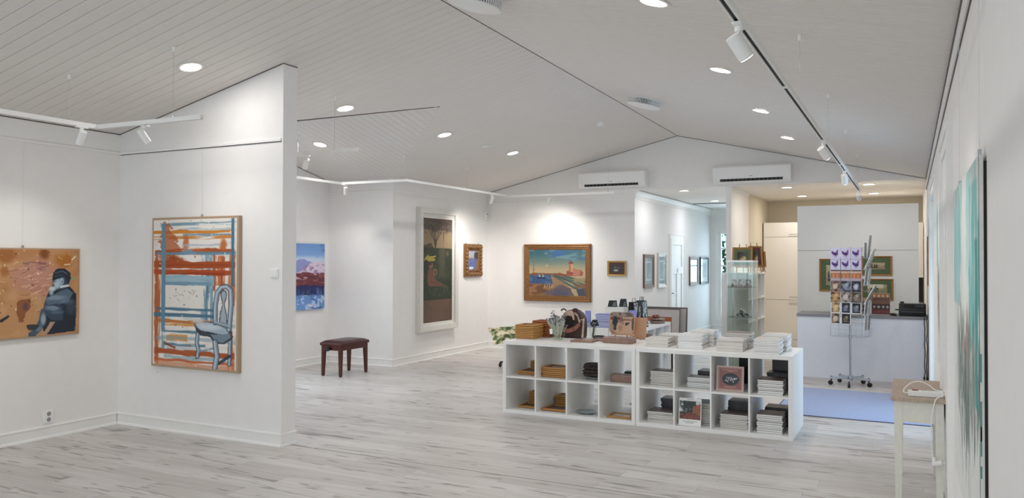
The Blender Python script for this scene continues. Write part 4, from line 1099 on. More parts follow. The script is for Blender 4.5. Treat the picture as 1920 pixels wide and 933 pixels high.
def pic_dark():
    p = Pic(40, 36, (62, 58, 62), (0, 1), (0, 1), 17)
    p.ell(.42, .5, .22, .3, (84, 80, 78), .4, .8, .1); p.ell(.42, .75, .2, .12, (186, 180, 174), .4, .9, .08); p.ell(.36, .36, .1, .12, (110, 100, 94), .4, .7); p.ell(.7, .4, .06, .14, (120, 112, 104), .5, .7)
    return p
t = picture('painting', 'small dark picture in a stepped brown and gold frame right of the harbour painting', 'painting', (-4.486, YC, 1.484), 0, 0.335, 0.258, .028, .035, mat('pale_gilt', (190, 152, 92), .4, .3), pic_dark(), mat_w=.034, mat_m=mat('brown_slip', (84, 52, 34), .5), matprint=PAINTED)

# --- four framed prints along the corridor wall
def pic_portrait(seed, base, paper=(214, 214, 214), blot=(110, 116, 128)):
    p = Pic(34, 60, base, (0, 1), (0, 1), seed)
    p.poly([(.14, .12), (.86, .12), (.86, .88), (.14, .88)], paper, 1); p.poly([(.2, .17), (.8, .17), (.8, .8), (.2, .8)], blot, .9)
    p.mix(sm(p.nz(4, 3), .5, .65) * .5 * ((p.U > .2) & (p.U < .8) & (p.V > .17) & (p.V < .8)), (170, 174, 180))
    p.ell(.62, .66, .16, .16, (190, 190, 184), .4, .7, .1)
    return p
for lb, y0, y1, z0, z1, fm, base, sd in (('framed print with pale mount in a brown frame, first along the corridor wall', 13.34, 13.94, 1.135, 1.73, BROWNW, (140, 140, 150), 21),
                                      ('glossy framed print in a broad pale frame, second along the corridor wall', 14.2, 14.75, 1.115, 1.76, mat('silvery_frame', (196, 188, 176), .4, .2), (90, 92, 108), 22),
                                      ('framed print in a weathered brown frame just past the corridor door', 16.56, 17.26, 1.09, 1.70, BROWNW, (98, 104, 96), 23),
                                      ('print with white mount in a thin black frame, last along the corridor wall', 17.5, 18.28, 1.09, 1.70, BLACK, (226, 228, 230), 24)):
    pp = pic_portrait(sd, base, (226, 228, 232) if sd == 24 else (200, 202, 206), (150, 160, 172) if sd == 24 else (104, 110, 126))
    picture('framed_print', lb, 'picture', (XC, (y0 + y1) / 2, (z0 + z1) / 2), R(90), y1 - y0, z1 - z0, .07 if sd != 24 else .05, .035, fm, pp, glass=True)

# --- big turquoise canvases on the right wall
def pic_turq(seed):
    p = Pic(150, 230, (224, 226, 222), (0, 1), (0, 1), seed)
    p.mix(sm(p.nz(4, 4, 3, 1), .4, .6) * (1 - sm(p.V, .2, .42)) * .75, (150, 206, 206)); p.vband(.0, .35, .0, .4, (112, 186, 190), .6, .2, .38); p.vband(.72, .98, .05, .5, (92, 184, 182), .8, .14, .36)
    p.vband(.45, .62, .0, .4, (232, 236, 234), .95, .1)
    m = sm(p.V + (p.nz(10, 3, 3, .5) - .5) * .3, .38, .5) * (1 - sm(p.V + np.abs(p.U - .6) * .35 + (p.nz(12, 3, 3, .4) - .5) * .3, .72, .84)) * sm(p.U, .12, .3)
    p.mix(m * .9, (118, 138, 128)); p.mix(m * sm(p.nz(9, 4, 4, .5), .5, .58), (86, 104, 98)); p.mix(m * sm(p.nz(8, 4, 4, .4), .58, .64), (186, 132, 128)); p.mix(m * sm(p.nz(11, 3, 5, .4), .6, .66), (206, 214, 208))
    rng = random.Random(seed)
    for i in range(26):
        u = rng.uniform(.35, .8); v0 = rng.uniform(.4, .7); p.line([(u, v0), (u + rng.uniform(-.02, .03), v0 + rng.uniform(.1, .3))], .008, rng.choice([(66, 74, 76), (90, 160, 150), (190, 140, 130), (120, 130, 128)]), .8, .01)
    for i in range(9):
        u = rng.uniform(.1, .4); p.line([(u, rng.uniform(.55, .7)), (u + .2, rng.uniform(.78, .92))], .006, (84, 80, 80), .7, .01)
    p.vband(.9, .97, .2, .62, (36, 150, 146), .85, .05, .3)
    return p
def side_canvas(label, y0, y1, z0, z1, face, thick, seed):
    t = thing('painting', label, 'painting', (XW, (y0 + y1) / 2, (z0 + z1) / 2), R(-90))
    w, h = y1 - y0, z1 - z0; d0 = XW - face - thick
    MB().box((-w / 2, -(d0 + thick), -h / 2), (w / 2, -d0, h / 2)).build('stretched_canvas', mat('primed_canvas', (214, 214, 208), .7), t, bevel=.003)
    if d0 > .004: MB().box((-w / 2 + .004, -d0, -h / 2 + .02), (w / 2 - .004, 0, h / 2 - .02)).build('gap_shade_block', mat('painted_gap_shade', (34, 26, 22), .7), t)  # dark block paints in the shadow gap between canvas and wall
    p = pic_turq(seed)
    colour_grid('painted_face', p.a, w, h, t, PAINTED, .003, seed, -h / 2, -(d0 + thick) - .001)
    rng = random.Random(seed)
    for i in range(5):
        z = rng.uniform(-.25, .45) * h
        MB().box((w / 2, -(d0 + thick * .9), z - rng.uniform(.03, .12)), (w / 2 + .0012, -(d0 + thick * .62), z)).build('paint_drip', mat('teal_paint', (52, 138, 138), .5), t)
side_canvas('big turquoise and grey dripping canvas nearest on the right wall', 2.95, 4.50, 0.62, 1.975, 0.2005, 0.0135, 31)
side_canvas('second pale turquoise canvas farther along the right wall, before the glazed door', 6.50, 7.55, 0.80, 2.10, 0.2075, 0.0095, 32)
for i, (Y, lb) in enumerate(((3.03, 'nearer'), (4.2, 'farther'))):
    hang_wire('clear hanging line above the near turquoise canvas, %s one' % lb, XW, Y, 1.98, ZRAIL, (-.014, 0))

# --- brown cut-out hanging far along the right wall
poly = [(-.10, .45), (.02, .47), (.10, .40), (.08, .30), (.16, .20), (.13, .05), (.18, -.02), (.14, -.10), (.02, -.12), (-.06, -.02), (-.12, .08), (-.09, .22), (-.15, .32)]
t = thing('hanging_cutout', 'brown irregular wooden cutout hung far along the right wall', 'wall decoration', (XW, 10.6, 1.45), R(-90))
MB().prism(poly, 1, -.035, 0).build('plank_shape', mat('brown_board', (134, 88, 52), .6, var=.2), t)
MB().tube([(-.03, -.02, .46), (-.02, -.02, .7)], .004, 6).build('cord', BLACK, t)
MB().box((-.13, -.042, .1), (-.06, -.036, .22)).build('white_label', WHITEP, t)

t = thing('wall_hook', 'small glossy white hanging hook high on the right wall beyond the second canvas', 'hook', (XW, 9.6, 2.40))
MB().tube([(-.018, 0, .11), (-.02, 0, .03), (-.024, 0, -.02), (-.03, .0, -.06), (-.024, 0, -.10), (-.018, 0, -.13)], .010, 8).build('hook_body', WHITEP, t, smooth=60)
MB().box((-.012, -.02, .06), (0, .02, .12)).build('wall_plate', WHITEP, t, bevel=.002)

# ================================================================== SHELVES, STACKS AND WARES
XS, YSH = -3.89, 7.485
OT, IT, CELL = .038, .016, .3365
def cube_shelf(name, label, loc, rz, cols, rows, dep=.39, closed_back=False):
    """White cube shelving; local x along the length, front at y=0, going back to y=dep."""
    t = thing(name, label, 'shelf', loc, rz, None)
    W = 2 * OT + cols * CELL + (cols - 1) * IT; H = 2 * OT + rows * CELL + (rows - 1) * IT
    MB().box((0, 0, H - OT), (W, dep, H)).build('top_panel', WHITE, t, bevel=.0015, seg=1)
    MB().box((0, 0, 0), (W, dep, OT)).build('bottom_panel', WHITE, t, bevel=.0015, seg=1)
    for x in (0, W - OT): MB().box((x, 0, OT), (x + OT, dep, H - OT)).build('side_panel', WHITE, t, bevel=.0015, seg=1)
    for i in range(1, cols):
        x = OT + i * CELL + (i - 1) * IT
        MB().box((x, 0.002, OT), (x + IT, dep - .002, H - OT)).build('divider', WHITE, t, bevel=.001, seg=1)
    for j in range(1, rows):
        z = OT + j * CELL + (j - 1) * IT
        for i in range(cols):
            x = OT + i * (CELL + IT)
            MB().box((x, 0.002, z), (x + CELL, dep - .002, z + IT)).build('shelf_board', WHITE, t, bevel=.001, seg=1)
    if closed_back: MB().box((OT, dep - .006, OT), (W - OT, dep - .002, H - OT)).build('back_panel', WHITE, t)
    return t
UW = 1.4701; UH = 2 * OT + 2 * CELL + IT      # 1.47 x 0.765
K = .77 / UH
def KZ(z): return z
cube_shelf('cube_shelf', 'white cube shelf unit, front left of the low island, with picture frames', (XS, YSH, 0), 0, 4, 2)
cube_shelf('cube_shelf', 'white cube shelf unit, front right of the low island, with book piles', (XS + UW + .004, YSH, 0), 0, 4, 2)
cube_shelf('cube_shelf', 'white cube shelf unit back to back behind the front left one', (XS, YSH + .393, 0), 0, 4, 2)
cube_shelf('cube_shelf', 'white cube shelf unit back to back behind the front right one', (XS + UW + .004, YSH + .393, 0), 0, 4, 2)
ZTOP, ZLOW, ZMID = UH + .0008, OT + .0008, OT + CELL + IT + .0008
def cx(unit, col): return XS + unit * (UW + .004) + OT + col * (CELL + IT)

ORD = ['lowest', 'second up', 'third up', 'fourth up', 'fifth up', 'sixth up', 'seventh up', 'eighth up', 'ninth up', 'tenth up', 'eleventh up', 'twelfth up', 'thirteenth up', 'fourteenth up']
def book_mesh(name, w, d, t, cover, pages, spine=None, under=None):
    c = min(.0016, t * .14); k3 = 3 if spine is not None else 2
    c0 = t * .34 if under else c
    mb = MB().box((0, 0, 0), (w, d, c0), k3 if under else 0).box((0, 0, t - c), (w, d, t), 0).box((.003, .0028, c0), (w - .003, d - .003, t - c), 1)
    if spine is not None: mb.box((0, 0, c0), (w, .0022, t - c), 2)
    return mb.mesh(name, [cover, pages] + ([spine] if spine is not None else []) + ([under] if under else []))
def stack(where, x, y, z0, n, w, d, t, cover, pages, spine=None, group=None, noun='book', rz=0.0, jit=.006, seed=0, look='white-edged', under=None):
    rng = random.Random(seed + n * 7)
    me = book_mesh(noun, w, d, t, cover, pages, spine, under)
    z = z0
    for i in range(n):
        nm = 'topmost' if i == n - 1 else ORD[i]
        o = link(noun, me); o.location = (x + rng.uniform(-jit, jit), y + rng.uniform(-jit, jit), z); o.rotation_euler = (0, 0, rz + rng.uniform(-.02, .02))
        tag(o, '%s %s %s, pile %s' % (look, noun, nm, where), 'book', group or 'books %s' % where)
        z += t + .0003
    return z

# picture-frame wares
def small_frame(x, y, z, w, d, t, rz=0, sheet=None):
    fw = .028
    mb = MB()
    b = t * .2
    mb.box((.005, .005, 0), (w - .005, d - .005, b), 2).box((0, 0, b), (w, fw, t), 0).box((0, d - fw, b), (w, d, t), 0).box((0, fw, b), (fw, d - fw, t), 0).box((w - fw, fw, b), (w, d - fw, t), 0)  # dark inset base layer colours in the shade between stacked frames
    mb.box((fw, fw, b), (w - fw, d - fw, t * .55), 1)
    mb.box((fw * .8, fw * .8, t), (w - fw * .8, fw, t + .0004), 2).box((fw * .8, d - fw, t), (w - fw * .8, d - fw * .8, t + .0004), 2).box((fw * .8, fw, t), (fw, d - fw, t + .0004), 2).box((w - fw, fw, t), (w - fw * .8, d - fw, t + .0004), 2)
    return mb
BLKLINE = mat('dark_edge_and_gap_shade', (40, 28, 20), .5)
SHEETG = mat('frame_glass_grey', (120, 112, 108), .15, var=.3, scale=12)
SHEETP = mat('pale_print', (206, 196, 178), .3, var=.15, scale=20)
SHEETD = mat('dark_print', (92, 76, 80), .3, var=.3, scale=14)
def frame_stack(where, x, y, z0, n, w, d, t, rz=0, jit=.005, seed=1, sheet=None, group=None, wood=None):
    rng = random.Random(seed)
    me = small_frame(0, 0, 0, w, d, t).mesh('framed_picture', [wood or OAK, sheet or SHEETG, BLKLINE], bevel=.0012, seg=1)
    z = z0
    for i in range(n):
        nm = ('topmost' if i == n - 1 else ORD[i]) if n > 1 else ''
        o = link('framed_picture', me); o.location = (x + rng.uniform(-jit, jit), y + rng.uniform(-jit, jit), z); o.rotation_euler = (0, 0, rz + rng.uniform(-.025, .025))
        tag(o, ('honey wood frame %s, pile %s' % (nm, where)) if n > 1 else 'single honey wood frame lying %s' % where, 'picture frame', group or 'wooden picture frames %s' % where)
        z += t + .0006
    return z
frame_stack('at the left end of the shelf top', -3.885, 7.765, ZTOP, 8, .228, .245, .0185, .0, .004, 1)
frame_stack('behind the left-end pile on the shelf top', -3.80, 8.03, ZTOP, 9, .21, .21, .0195, -.03, .006, 2, wood=mat('reddish_frame_wood', (158, 92, 50), .5, var=.2, scale=50, stretch=(1, 6, 6)))
frame_stack('in the top left cell', cx(0, 0) + .06, 7.655, ZMID, 2, .215, .26, .019, .0, .006, 3, SHEETD)
frame_stack('at the back of the top left cell', cx(0, 0) + .075, 7.93, ZMID, 7, .13, .2, .016, .0, .003, 4)
frame_stack('in the second cell of the upper row', cx(0, 1) + .012, 7.61, ZMID, 5, .305, .25, .0205, .0, .005, 5)
frame_stack('in the bottom left cell', cx(0, 0) + .06, 7.64, ZLOW, 1, .25, .24, .02, .02, 0, 6, SHEETD)
frame_stack('at the back of the bottom left cell', cx(0, 0) + .06, 7.93, ZLOW, 7, .15, .22, .0175, .0, .006, 7, SHEETD)
frame_stack('in the second cell of the lower row', cx(0, 1) + .014, 7.60, ZLOW, 1, .30, .27, .024, 0, 0, 8, SHEETD)
frame_stack('at the back of the second lower cell', cx(0, 1) + .012, 7.96, ZLOW, 5, .17, .2, .02, 0, .006, 9, SHEETD)
frame_stack('in the fourth cell of the lower row', cx(0, 3) + .045, 7.565, ZLOW, 1, .26, .22, .017, 0, 0, 10, SHEETP)

# folded bags on a glass plate, plates, boxes
def blob(name, pts_r, mtl, parent, n=14, seed=0, amp=.2, loc=(0, 0, 0), sub=True):
    """A soft lumpy solid: ellipsoid with folds."""
    rx, ry, rz_ = pts_r; rng = np.random.default_rng(seed)
    ph = rng.uniform(0, 6.28, 12); mb = MB(); vs = []; m = n // 2 + 2
    for j in range(m + 1):
        th = math.pi * j / m
        for i in range(n):
            a = 2 * math.pi * i / n
            k = 1 + amp * (math.sin(3 * a + ph[0] + 4 * th) * .4 + math.sin(5 * a + ph[1] - 3 * th) * .3 + math.sin(8 * th + ph[2] + 2 * a) * .4)
            sx = abs(math.sin(th)) ** .55
            vs.append((loc[0] + rx * k * sx * math.copysign(abs(math.cos(a)) ** .75, math.cos(a)), loc[1] + ry * k * sx * math.copysign(abs(math.sin(a)) ** .75, math.sin(a)), loc[2] + rz_ - rz_ * math.cos(th) * (1 if j not in (0, m) else 1)))
    fs = []
    for j in range(m):
        for i in range(n): fs.append((j * n + i, j * n + (i + 1) % n, (j + 1) * n + (i + 1) % n, (j + 1) * n + i))
    return mb.add(vs, fs).build(name, mtl, parent, smooth=70)
DKFAB = mat('dark_folded_fabric', (66, 56, 50), .75, var=.45, scale=22, bump=.4)
GLPL = mat('grey_glass_plate', (158, 170, 172), .12, var=.12, scale=16)
def plate(label, x, y, z, r=.12, ov=1.0):
    t = thing('glass_plate', label, 'plate', (x, y, z))
    t.scale = (1, ov, 1)
    MB().lathe([(.0005, .004), (r * .55, .004), (r * .62, .007), (r * .95, .020), (r, .023), (r * .97, .025), (r * .6, .011), (.0005, .008)], n=36).build('dish', GLPL, t, smooth=50)
    MB().lathe([(r * .45, 0), (r * .5, 0), (r * .5, .005), (r * .45, .005)], n=28).build('foot_ring', GLPL, t, smooth=50)
plate('oval grey glass plate beneath the folded dark bag in the third upper cell', cx(0, 2) + .20, 7.74, ZMID, .125, .9)
plate('grey glass plate alone in the third cell of the lower row', cx(0, 2) + .15, 7.66, ZLOW, .115, .9)
t = thing('folded_bag', 'dark brown folded fabric bag lying on the glass plate in the third upper cell', 'bag', (cx(0, 2) + .20, 7.75, ZMID + .02))
for i, (a, b, hh) in enumerate(((.12, .09, .025), (.125, .095, .022), (.12, .09, .024), (.11, .085, .018))):
    blob('fold', (a, b, hh), DKFAB, t, 18, i + 2, .10, (0.0, 0, .0 + i * .036))
def rbox(name, label, x, y, z, w, d, h, mtl, rz=0, r=.03, cat='box', lid=None):
    t = thing(name, label, cat, (x, y, z), rz)
    pts = []
    for (cx_, cy_, a0) in ((w / 2 - r, d / 2 - r, 0), (-w / 2 + r, d / 2 - r, 90), (-w / 2 + r, -d / 2 + r, 180), (w / 2 - r, -d / 2 + r, 270)):
        for k in range(6): a = R(a0 + 18 * k); pts.append((cx_ + r * math.cos(a), cy_ + r * math.sin(a)))
    MB().prism(pts, 2, 0, h * .86).build('body', mtl, t, bevel=.002, smooth=40)
    MB().prism([(p[0] * .985, p[1] * .985) for p in pts], 2, h * .86, h).build('lid', lid or mtl, t, bevel=.003, smooth=40)
    return t
LIDP = mat('patterned_lid', (150, 128, 122), .4, var=.4, scale=26)
rbox('tray', 'rounded mauve brown wooden box in the fourth upper cell', cx(0, 3) + .195, 7.70, ZMID, .275, .15, .072, PINKB, 0, .03, 'box', LIDP)
rbox('tray', 'thin black box behind the mauve box in the fourth upper cell', cx(0, 3) + .235, 7.86, ZMID, .17, .10, .085, BLACK, 0, .01, 'box')
# leaf-like dark ornaments at the back of the lower cells
for i, (col, lb) in enumerate(((2, 'third'), (3, 'fourth'))):
    t = thing('glass_bowl', 'fluted dark glass bowl at the back of the %s lower cell' % lb, 'bowl', (cx(0, col) + .222, 8.10, ZLOW))
    MB().lathe([(.0005, 0), (.04, 0), (.05, .02), (.085, .05), (.1, .06), (.095, .062), (.045, .026), (.0005, .01)], n=32, wob=lambda a, z: 1 + .12 * math.sin(8 * a) * z * 14).build('fluted_bowl', mat('smoky_glass', (96, 98, 106), .15, var=.4), t, smooth=50)

# book piles in the cells of the right unit
B1 = dict(cover=COVERG, pages=PAPERW, spine=PAPERW)
B2 = dict(cover=COVERG, pages=PAPERB, spine=PAPERB)
BD = dict(cover=COVERD, pages=COVERD, spine=COVERD)
stack('in the first upper cell of the right unit', cx(1, 0) + .062, 7.655, ZMID, 8, .245, .215, .0168, seed=1, **B1)
stack('in the second upper cell', cx(1, 1) + .085, 7.65, ZMID, 6, .235, .20, .0165, seed=2, look='bright white', **B2)
stack('behind the white pile in the second upper cell', cx(1, 1) + .12, 7.90, ZMID, 8, .20, .21, .0165, seed=3, look='dark-covered', **BD)
stack('in the fourth upper cell of the right unit', cx(1, 3) + .055, 7.565, ZMID, 8, .225, .25, .0165, seed=4, look='bright white', **B2)
stack('behind the white pile in the fourth upper cell', cx(1, 3) + .085, 7.90, ZMID, 10, .21, .21, .0155, seed=5, look='dark-covered', **BD)
stack('in the first lower cell of the right unit', cx(1, 0) + .05, 7.60, ZLOW, 6, .255, .25, .0160, seed=6, **B1)
stack('behind the pale pile in the first lower cell', cx(1, 0) + .10, 7.90, ZLOW, 11, .22, .21, .0160, seed=7, look='dark-covered', **BD)
stack('behind the standing book in the second lower cell', cx(1, 1) + .12, 7.66, ZLOW, 13, .205, .25, .0155, seed=8, look='grey-covered', cover=COVERD, pages=PAPERW, spine=PAPERW)
stack('in the third lower cell of the right unit', cx(1, 2) + .055, 7.61, ZLOW, 8, .255, .23, .0162, seed=9, **B1)
stack('behind the pale pile in the third lower cell', cx(1, 2) + .07, 7.90, ZLOW, 13, .22, .21, .0160, seed=10, look='dark-covered', **BD)
stack('in the fourth lower cell of the right unit', cx(1, 3) + .05, 7.555, ZLOW, 10, .225, .25, .0165, seed=11, look='bright white', **B2)
stack('behind the white pile in the fourth lower cell', cx(1, 3) + .07, 7.90, ZLOW, 11, .22, .21, .0160, seed=12, look='dark-covered', **BD)

def standing_book(label, x, y, z, w, h, t, cover_pic, edge=PAPERB, lean=.12, rz=0.0, name='book'):
    b = thing(name, label, 'book', (x, y, z + t * math.sin(lean) + .0006), rz)
    b.rotation_euler = (-lean, 0, rz)
    MB().box((-w / 2, .0, 0), (w / 2, t, h)).build('book_block', edge, b, bevel=.001, seg=1)
    colour_grid('front_cover', cover_pic.a, w, h, b, PRINTED, 0, 1, 0, -.0006)
    return b
def pic_oval():
    p = Pic(60, 56, (150, 104, 96), (0, 1), (0, 1), 41)
    fr = np.maximum(np.abs(p.U - .5), np.abs(p.V - .5)); p.mix(sm(fr, .38, .5), (206, 182, 170)); p.mix(1 - sm(fr, .36, .42), (138, 88, 80))
    p.ell(.52, .52, .31, .24, (34, 34, 42), .05)
    rng = random.Random(2)
    for i in range(34):
        a, r = rng.uniform(0, 6.28), rng.uniform(0, .9); x, y = .52 + .27 * r * math.cos(a), .52 + .17 * r * math.sin(a)
        p.ell(x, y, .022, .03, rng.choice([(226, 224, 226), (180, 180, 190), (70, 70, 84), (240, 240, 240)]), .3, .9)
    for v, u0, u1 in ((.16, .22, .8), (.2, .4, .62), (.83, .28, .74)):
        for k in range(int((u1 - u0) / .035)):
            x = u0 + k * .035; p.line([(x, v), (x + .012, v - .018), (x + .022, v + .012)], .012, (214, 178, 168), .8)
    return p
standing_book('square rose-brown book with an oval group photograph leaning in the third upper cell', cx(1, 2) + .152, 7.575, ZMID, .252, .235, .018, pic_oval(), mat('tan_book_edge', (196, 170, 154), .6))
def pic_autumn():
    p = Pic(50, 66, (236, 236, 234), (0, 1), (0, 1), 42)
    p.poly([(.03, .1), (.97, .1), (.97, .76), (.03, .76)], (54, 50, 44)); I = ((p.V > .1) & (p.V < .76) & (p.U > .03) & (p.U < .97))
    p.mix(sm(p.nz(6, 4), .52, .62) * I * (p.V < .5), (206, 214, 214)); p.mix(sm(p.nz(7, 4), .5, .6) * I * (p.V < .55) * .8, (34, 40, 36))
    p.poly([(.62, .3), (.97, .18), (.97, .62), (.6, .6)], (150, 88, 56), .95, .06); p.poly([(.03, .6), (.5, .52), (.97, .64), (.97, .76), (.03, .76)], (128, 62, 44), .97, .04)
    p.mix(sm(p.nz(8, 3, 1, 3), .5, .6) * I * (p.V > .55), (84, 44, 36)); p.line([(.22, .12), (.24, .6)], .05, (36, 34, 30), .9, .03)
    for v, u0, u1 in ((.05, .35, .68), (.84, .2, .84), (.89, .32, .7)):
        for k in range(int((u1 - u0) / .045)):
            x = u0 + k * .045; p.line([(x, v), (x + .014, v - .012), (x + .028, v + .008)], .014, (120, 118, 122), .8)
    return p
standing_book('white book with an autumn painting on its cover standing in the second lower cell', cx(1, 1) + .135, 7.525, ZLOW, .215, .262, .014, pic_autumn(), PAPERB, .13)
# dark upright boxes in the rear cells
for lb, col, x, w, h, m_, z in (('dark red upright box seen at the back of the first upper cell', 0, .14, .16, .30, mat('dark_red_box', (58, 34, 34), .5, var=.3), ZMID),
                              ('grey upright file box behind the piles in the second upper cell', 1, .20, .13, .33, mat('grey_file', (112, 108, 108), .5), ZMID),
                              ('near-black upright box behind the oval photograph book', 2, .13, .19, .30, mat('black_box', (34, 26, 28), .45), ZMID),
                              ('grey upright file box with a dark grip in the fourth upper cell', 3, .10, .225, .33, mat('grey_file', (112, 108, 108), .5), ZMID)):
    t = thing('file_box', lb, 'box', (cx(1, col) + x, 8.14, z))
    MB().box((0, 0, 0), (w, .10, h)).build('body', m_, t, bevel=.003)
    MB().box((w * .62, -.003, .05), (w * .9, .001, .075)).build('grip', BLACK, t)

# piles on the island top
stack('front left of the white piles on the island top', -2.372, 7.668, ZTOP, 5, .232, .25, .0165, seed=20, cover=COVERL, pages=PAPERW, spine=PAPERW)
stack('behind the front left pile on the island top', -2.31, 7.945, ZTOP, 6, .235, .25, .0165, seed=21, cover=COVERL, pages=PAPERW, spine=PAPERW)
stack('front of the second pair on the island', -2.035, 7.65, ZTOP, 8, .235, .29, .0165, seed=22, look='bright white', cover=COVERL, pages=PAPERB, spine=PAPERB)
stack('behind the second pair on the island', -1.99, 7.965, ZTOP, 9, .235, .27, .0163, seed=23, look='bright white', cover=COVERL, pages=PAPERB, spine=PAPERB)
stack('front of the third pair of piles on the island top', -1.648, 7.605, ZTOP, 7, .243, .26, .0165, seed=24, cover=COVERL, pages=PAPERW, spine=PAPERW)
stack('at the back of the third pair on the island top', -1.64, 7.895, ZTOP, 9, .245, .27, .0163, seed=25, cover=COVERG, pages=PAPERW, spine=PAPERW)
stack('front right of the piles at the island end', -1.288, 7.53, ZTOP, 8, .222, .28, .0168, seed=26, look='bright white', cover=COVERL, pages=PAPERB, spine=PAPERB)
stack('back right of the piles at the island end', -1.262, 7.84, ZTOP, 9, .225, .29, .0166, seed=27, look='bright white', cover=COVERL, pages=PAPERB, spine=PAPERB)

# glass vase of wrapped sprigs
t = thing('glass_vase', 'flared clear glass vase holding cellophane-wrapped sprigs', 'vase', (-3.385, 7.81, ZTOP))
MB().lathe([(.0005, 0), (.052, 0), (.056, .006), (.060, .03), (.082, .11), (.106, .165), (.103, .166), (.078, .11), (.054, .03), (.05, .012), (.0005, .010)], n=32, wob=lambda a, z: 1 + .035 * math.sin(10 * a) * min(1, z * 10)).build('vase_body', VASEG, t, smooth=50)
MB().box((-.055, -.085, .075), (-.025, -.079, .13), 0, Matrix.Rotation(-.1, 4, 'Y')).build('price_tag', PAPERB, t)
CELLO = mat('cellophane', (224, 224, 214), .12, var=.2, scale=40, alpha=.42)
SPRIG = mat('dark_sprig', (92, 94, 106), .4, var=.7, scale=60)
STEMG = mat('pale_stem', (190, 190, 170), .5, var=.3, scale=50)
rng = random.Random(12)
for i, (bx, tx, ty, hz) in enumerate(((-.02, -.135, .0, .235), (-.015, -.085, .03, .285), (-.01, -.06, -.03, .24), (0, -.01, .0, .255), (.01, .045, .03, .225), (.02, .075, -.02, .262), (.0, .02, -.045, .215))):
    s = thing('wrapped_sprig', ['leftmost drooping wrapped sprig in the glass vase', 'tallest looped wrapped sprig in the glass vase', 'wrapped sprig left of centre at the front of the glass vase', 'wrapped sprig in the middle of the glass vase', 'wrapped sprig at the back right of the glass vase', 'pointed cellophane cone at the right of the glass vase', 'short wrapped sprig at the front of the glass vase'][i], 'flower', (-3.385 + bx, 7.81 + ty * .2, ZTOP + .012))
    top = Vector(((tx - bx) * .82, ty * .7, hz - .02)); 
    MB().tube([(0, 0, 0), top * .5 + Vector((0, 0, .01)), top * .82], [.006, .007, .010], 6).build('stem', STEMG, s, smooth=60)
    MB().tube([top * .2, top * .55, top * .8, top * .98], [.012, .022, .03, .012 if i == 5 else .026], 8).build('wrapper', CELLO, s, smooth=60)
    hd_ = MB()
    for k in range(16):
        c = top * rng.uniform(.72, 1.0) + Vector((rng.uniform(-.028, .028), rng.uniform(-.025, .025), rng.uniform(-.01, .02)))
        hd_.lathe([(.0005, -.009), (.009, -.004), (.010, .003), (.0005, .009)], c, 6)
    if i == 1: hd_.tube([top + Vector((.012 * math.cos(a), 0, .022 + .018 * math.sin(a))) for a in [k * .6 for k in range(11)]], .003, 5)
    hd_.build('sprig_head', SPRIG, s, smooth=60)

# patterned rucksack-like bag
BEIGE = mat('mottled_hide', (186, 160, 142), .6, var=.45, scale=16)
DKBR = mat('dark_brown_patterned', (58, 36, 32), .5, var=.6, scale=22)
PINKH = mat('rust_hide', (146, 98, 80), .55, var=.25, scale=18)
t = thing('patterned_bag', 'arched brown and beige patterned bag standing behind the glass vase', 'bag', (-3.365, 8.15, ZTOP))
arch = [(-.15, 0), (.15, 0), (.155, .12), (.15, .2)] + [(.02 + .125 * math.cos(a), .2 + .115 * math.sin(a)) for a in [R(d_) for d_ in (15, 40, 65, 90, 115, 140, 165)]] + [(-.13, .2), (-.15, .1)]
MB().prism(arch, 1, -.07, .08).build('body', DKBR, t, bevel=.02, smooth=60)
MB().prism([(-.10, .17), (-.07, .26), (-.03, .30), (.03, .305), (.055, .27), (.06, .2), (.045, .2), (.03, .24), (-.02, .25), (-.06, .215), (-.085, .15)], 1, -.085, -.068).build('beige_flap', BEIGE, t, bevel=.004, smooth=60)
MB().prism([(.06, .29), (.1, .26), (.13, .18), (.115, .17), (.09, .24), (.055, .275)], 1, -.082, -.066).build('beige_stripe', BEIGE, t, bevel=.004)
MB().prism([(-.07, .12), (-.02, .10), (.06, .13), (.12, .18), (.13, .14), (.07, .08), (-.02, .05), (-.08, .07)], 1, -.088, -.07).build('rust_band', PINKH, t, bevel=.006)
MB().prism([(-.085, .13), (-.06, .205), (-.02, .235), (.028, .225), (.045, .18), (.02, .14), (-.04, .12)], 1, -.078, -.069).build('pocket_opening', mat('black_brown', (30, 18, 18), .7), t)
MB().tube([(-.08 + .03 * math.cos(a), -.05, .295 + .022 * math.sin(a)) for a in [k * .45 for k in range(8)]], .008, 6).tube([(.05 + .03 * math.cos(a), -.03, .305 + .016 * math.sin(a)) for a in [k * .45 for k in range(8)]], .008, 6).build('loops', DKBR, t, smooth=60)
MB().tube([(.13, -.06, .2), (.165, -.07, .22), (.16, -.075, .1), (.15, -.07, .01)], .013, 8).build('strap', BEIGE, t, smooth=60)
# second glass with dark ornament, pouch
t = thing('tall_glass', 'small flared glass with a dark ornament right of the patterned bag', 'vase', (-3.135, 8.19, ZTOP))
MB().lathe([(.0005, 0), (.03, 0), (.03, .01), (.045, .10), (.06, .17), (.057, .17), (.04, .10), (.025, .014), (.0005, .01)], n=24).build('glass_body', VASEG, t, smooth=50)
bl = MB()
for k in range(22):
    c = Vector((rng.uniform(-.02, .06), rng.uniform(-.03, .03), rng.uniform(.13, .20)))
    bl.lathe([(.0005, -.012), (.013, -.004), (.012, .006), (.0005, .012)], c, 6)
bl.build('dark_ornament', mat('black_ornament', (36, 32, 36), .4, var=.8, scale=60), t, smooth=60)
MB().tube([(0, 0, .012), (.01, 0, .08), (.02, 0, .15)], .012, 6).build('stem', mat('grey_stem', (120, 116, 118), .4), t)
t = thing('pouch', 'flat dark mottled pouch lying right of the patterned bag', 'pouch', (-3.03, 8.12, ZTOP))
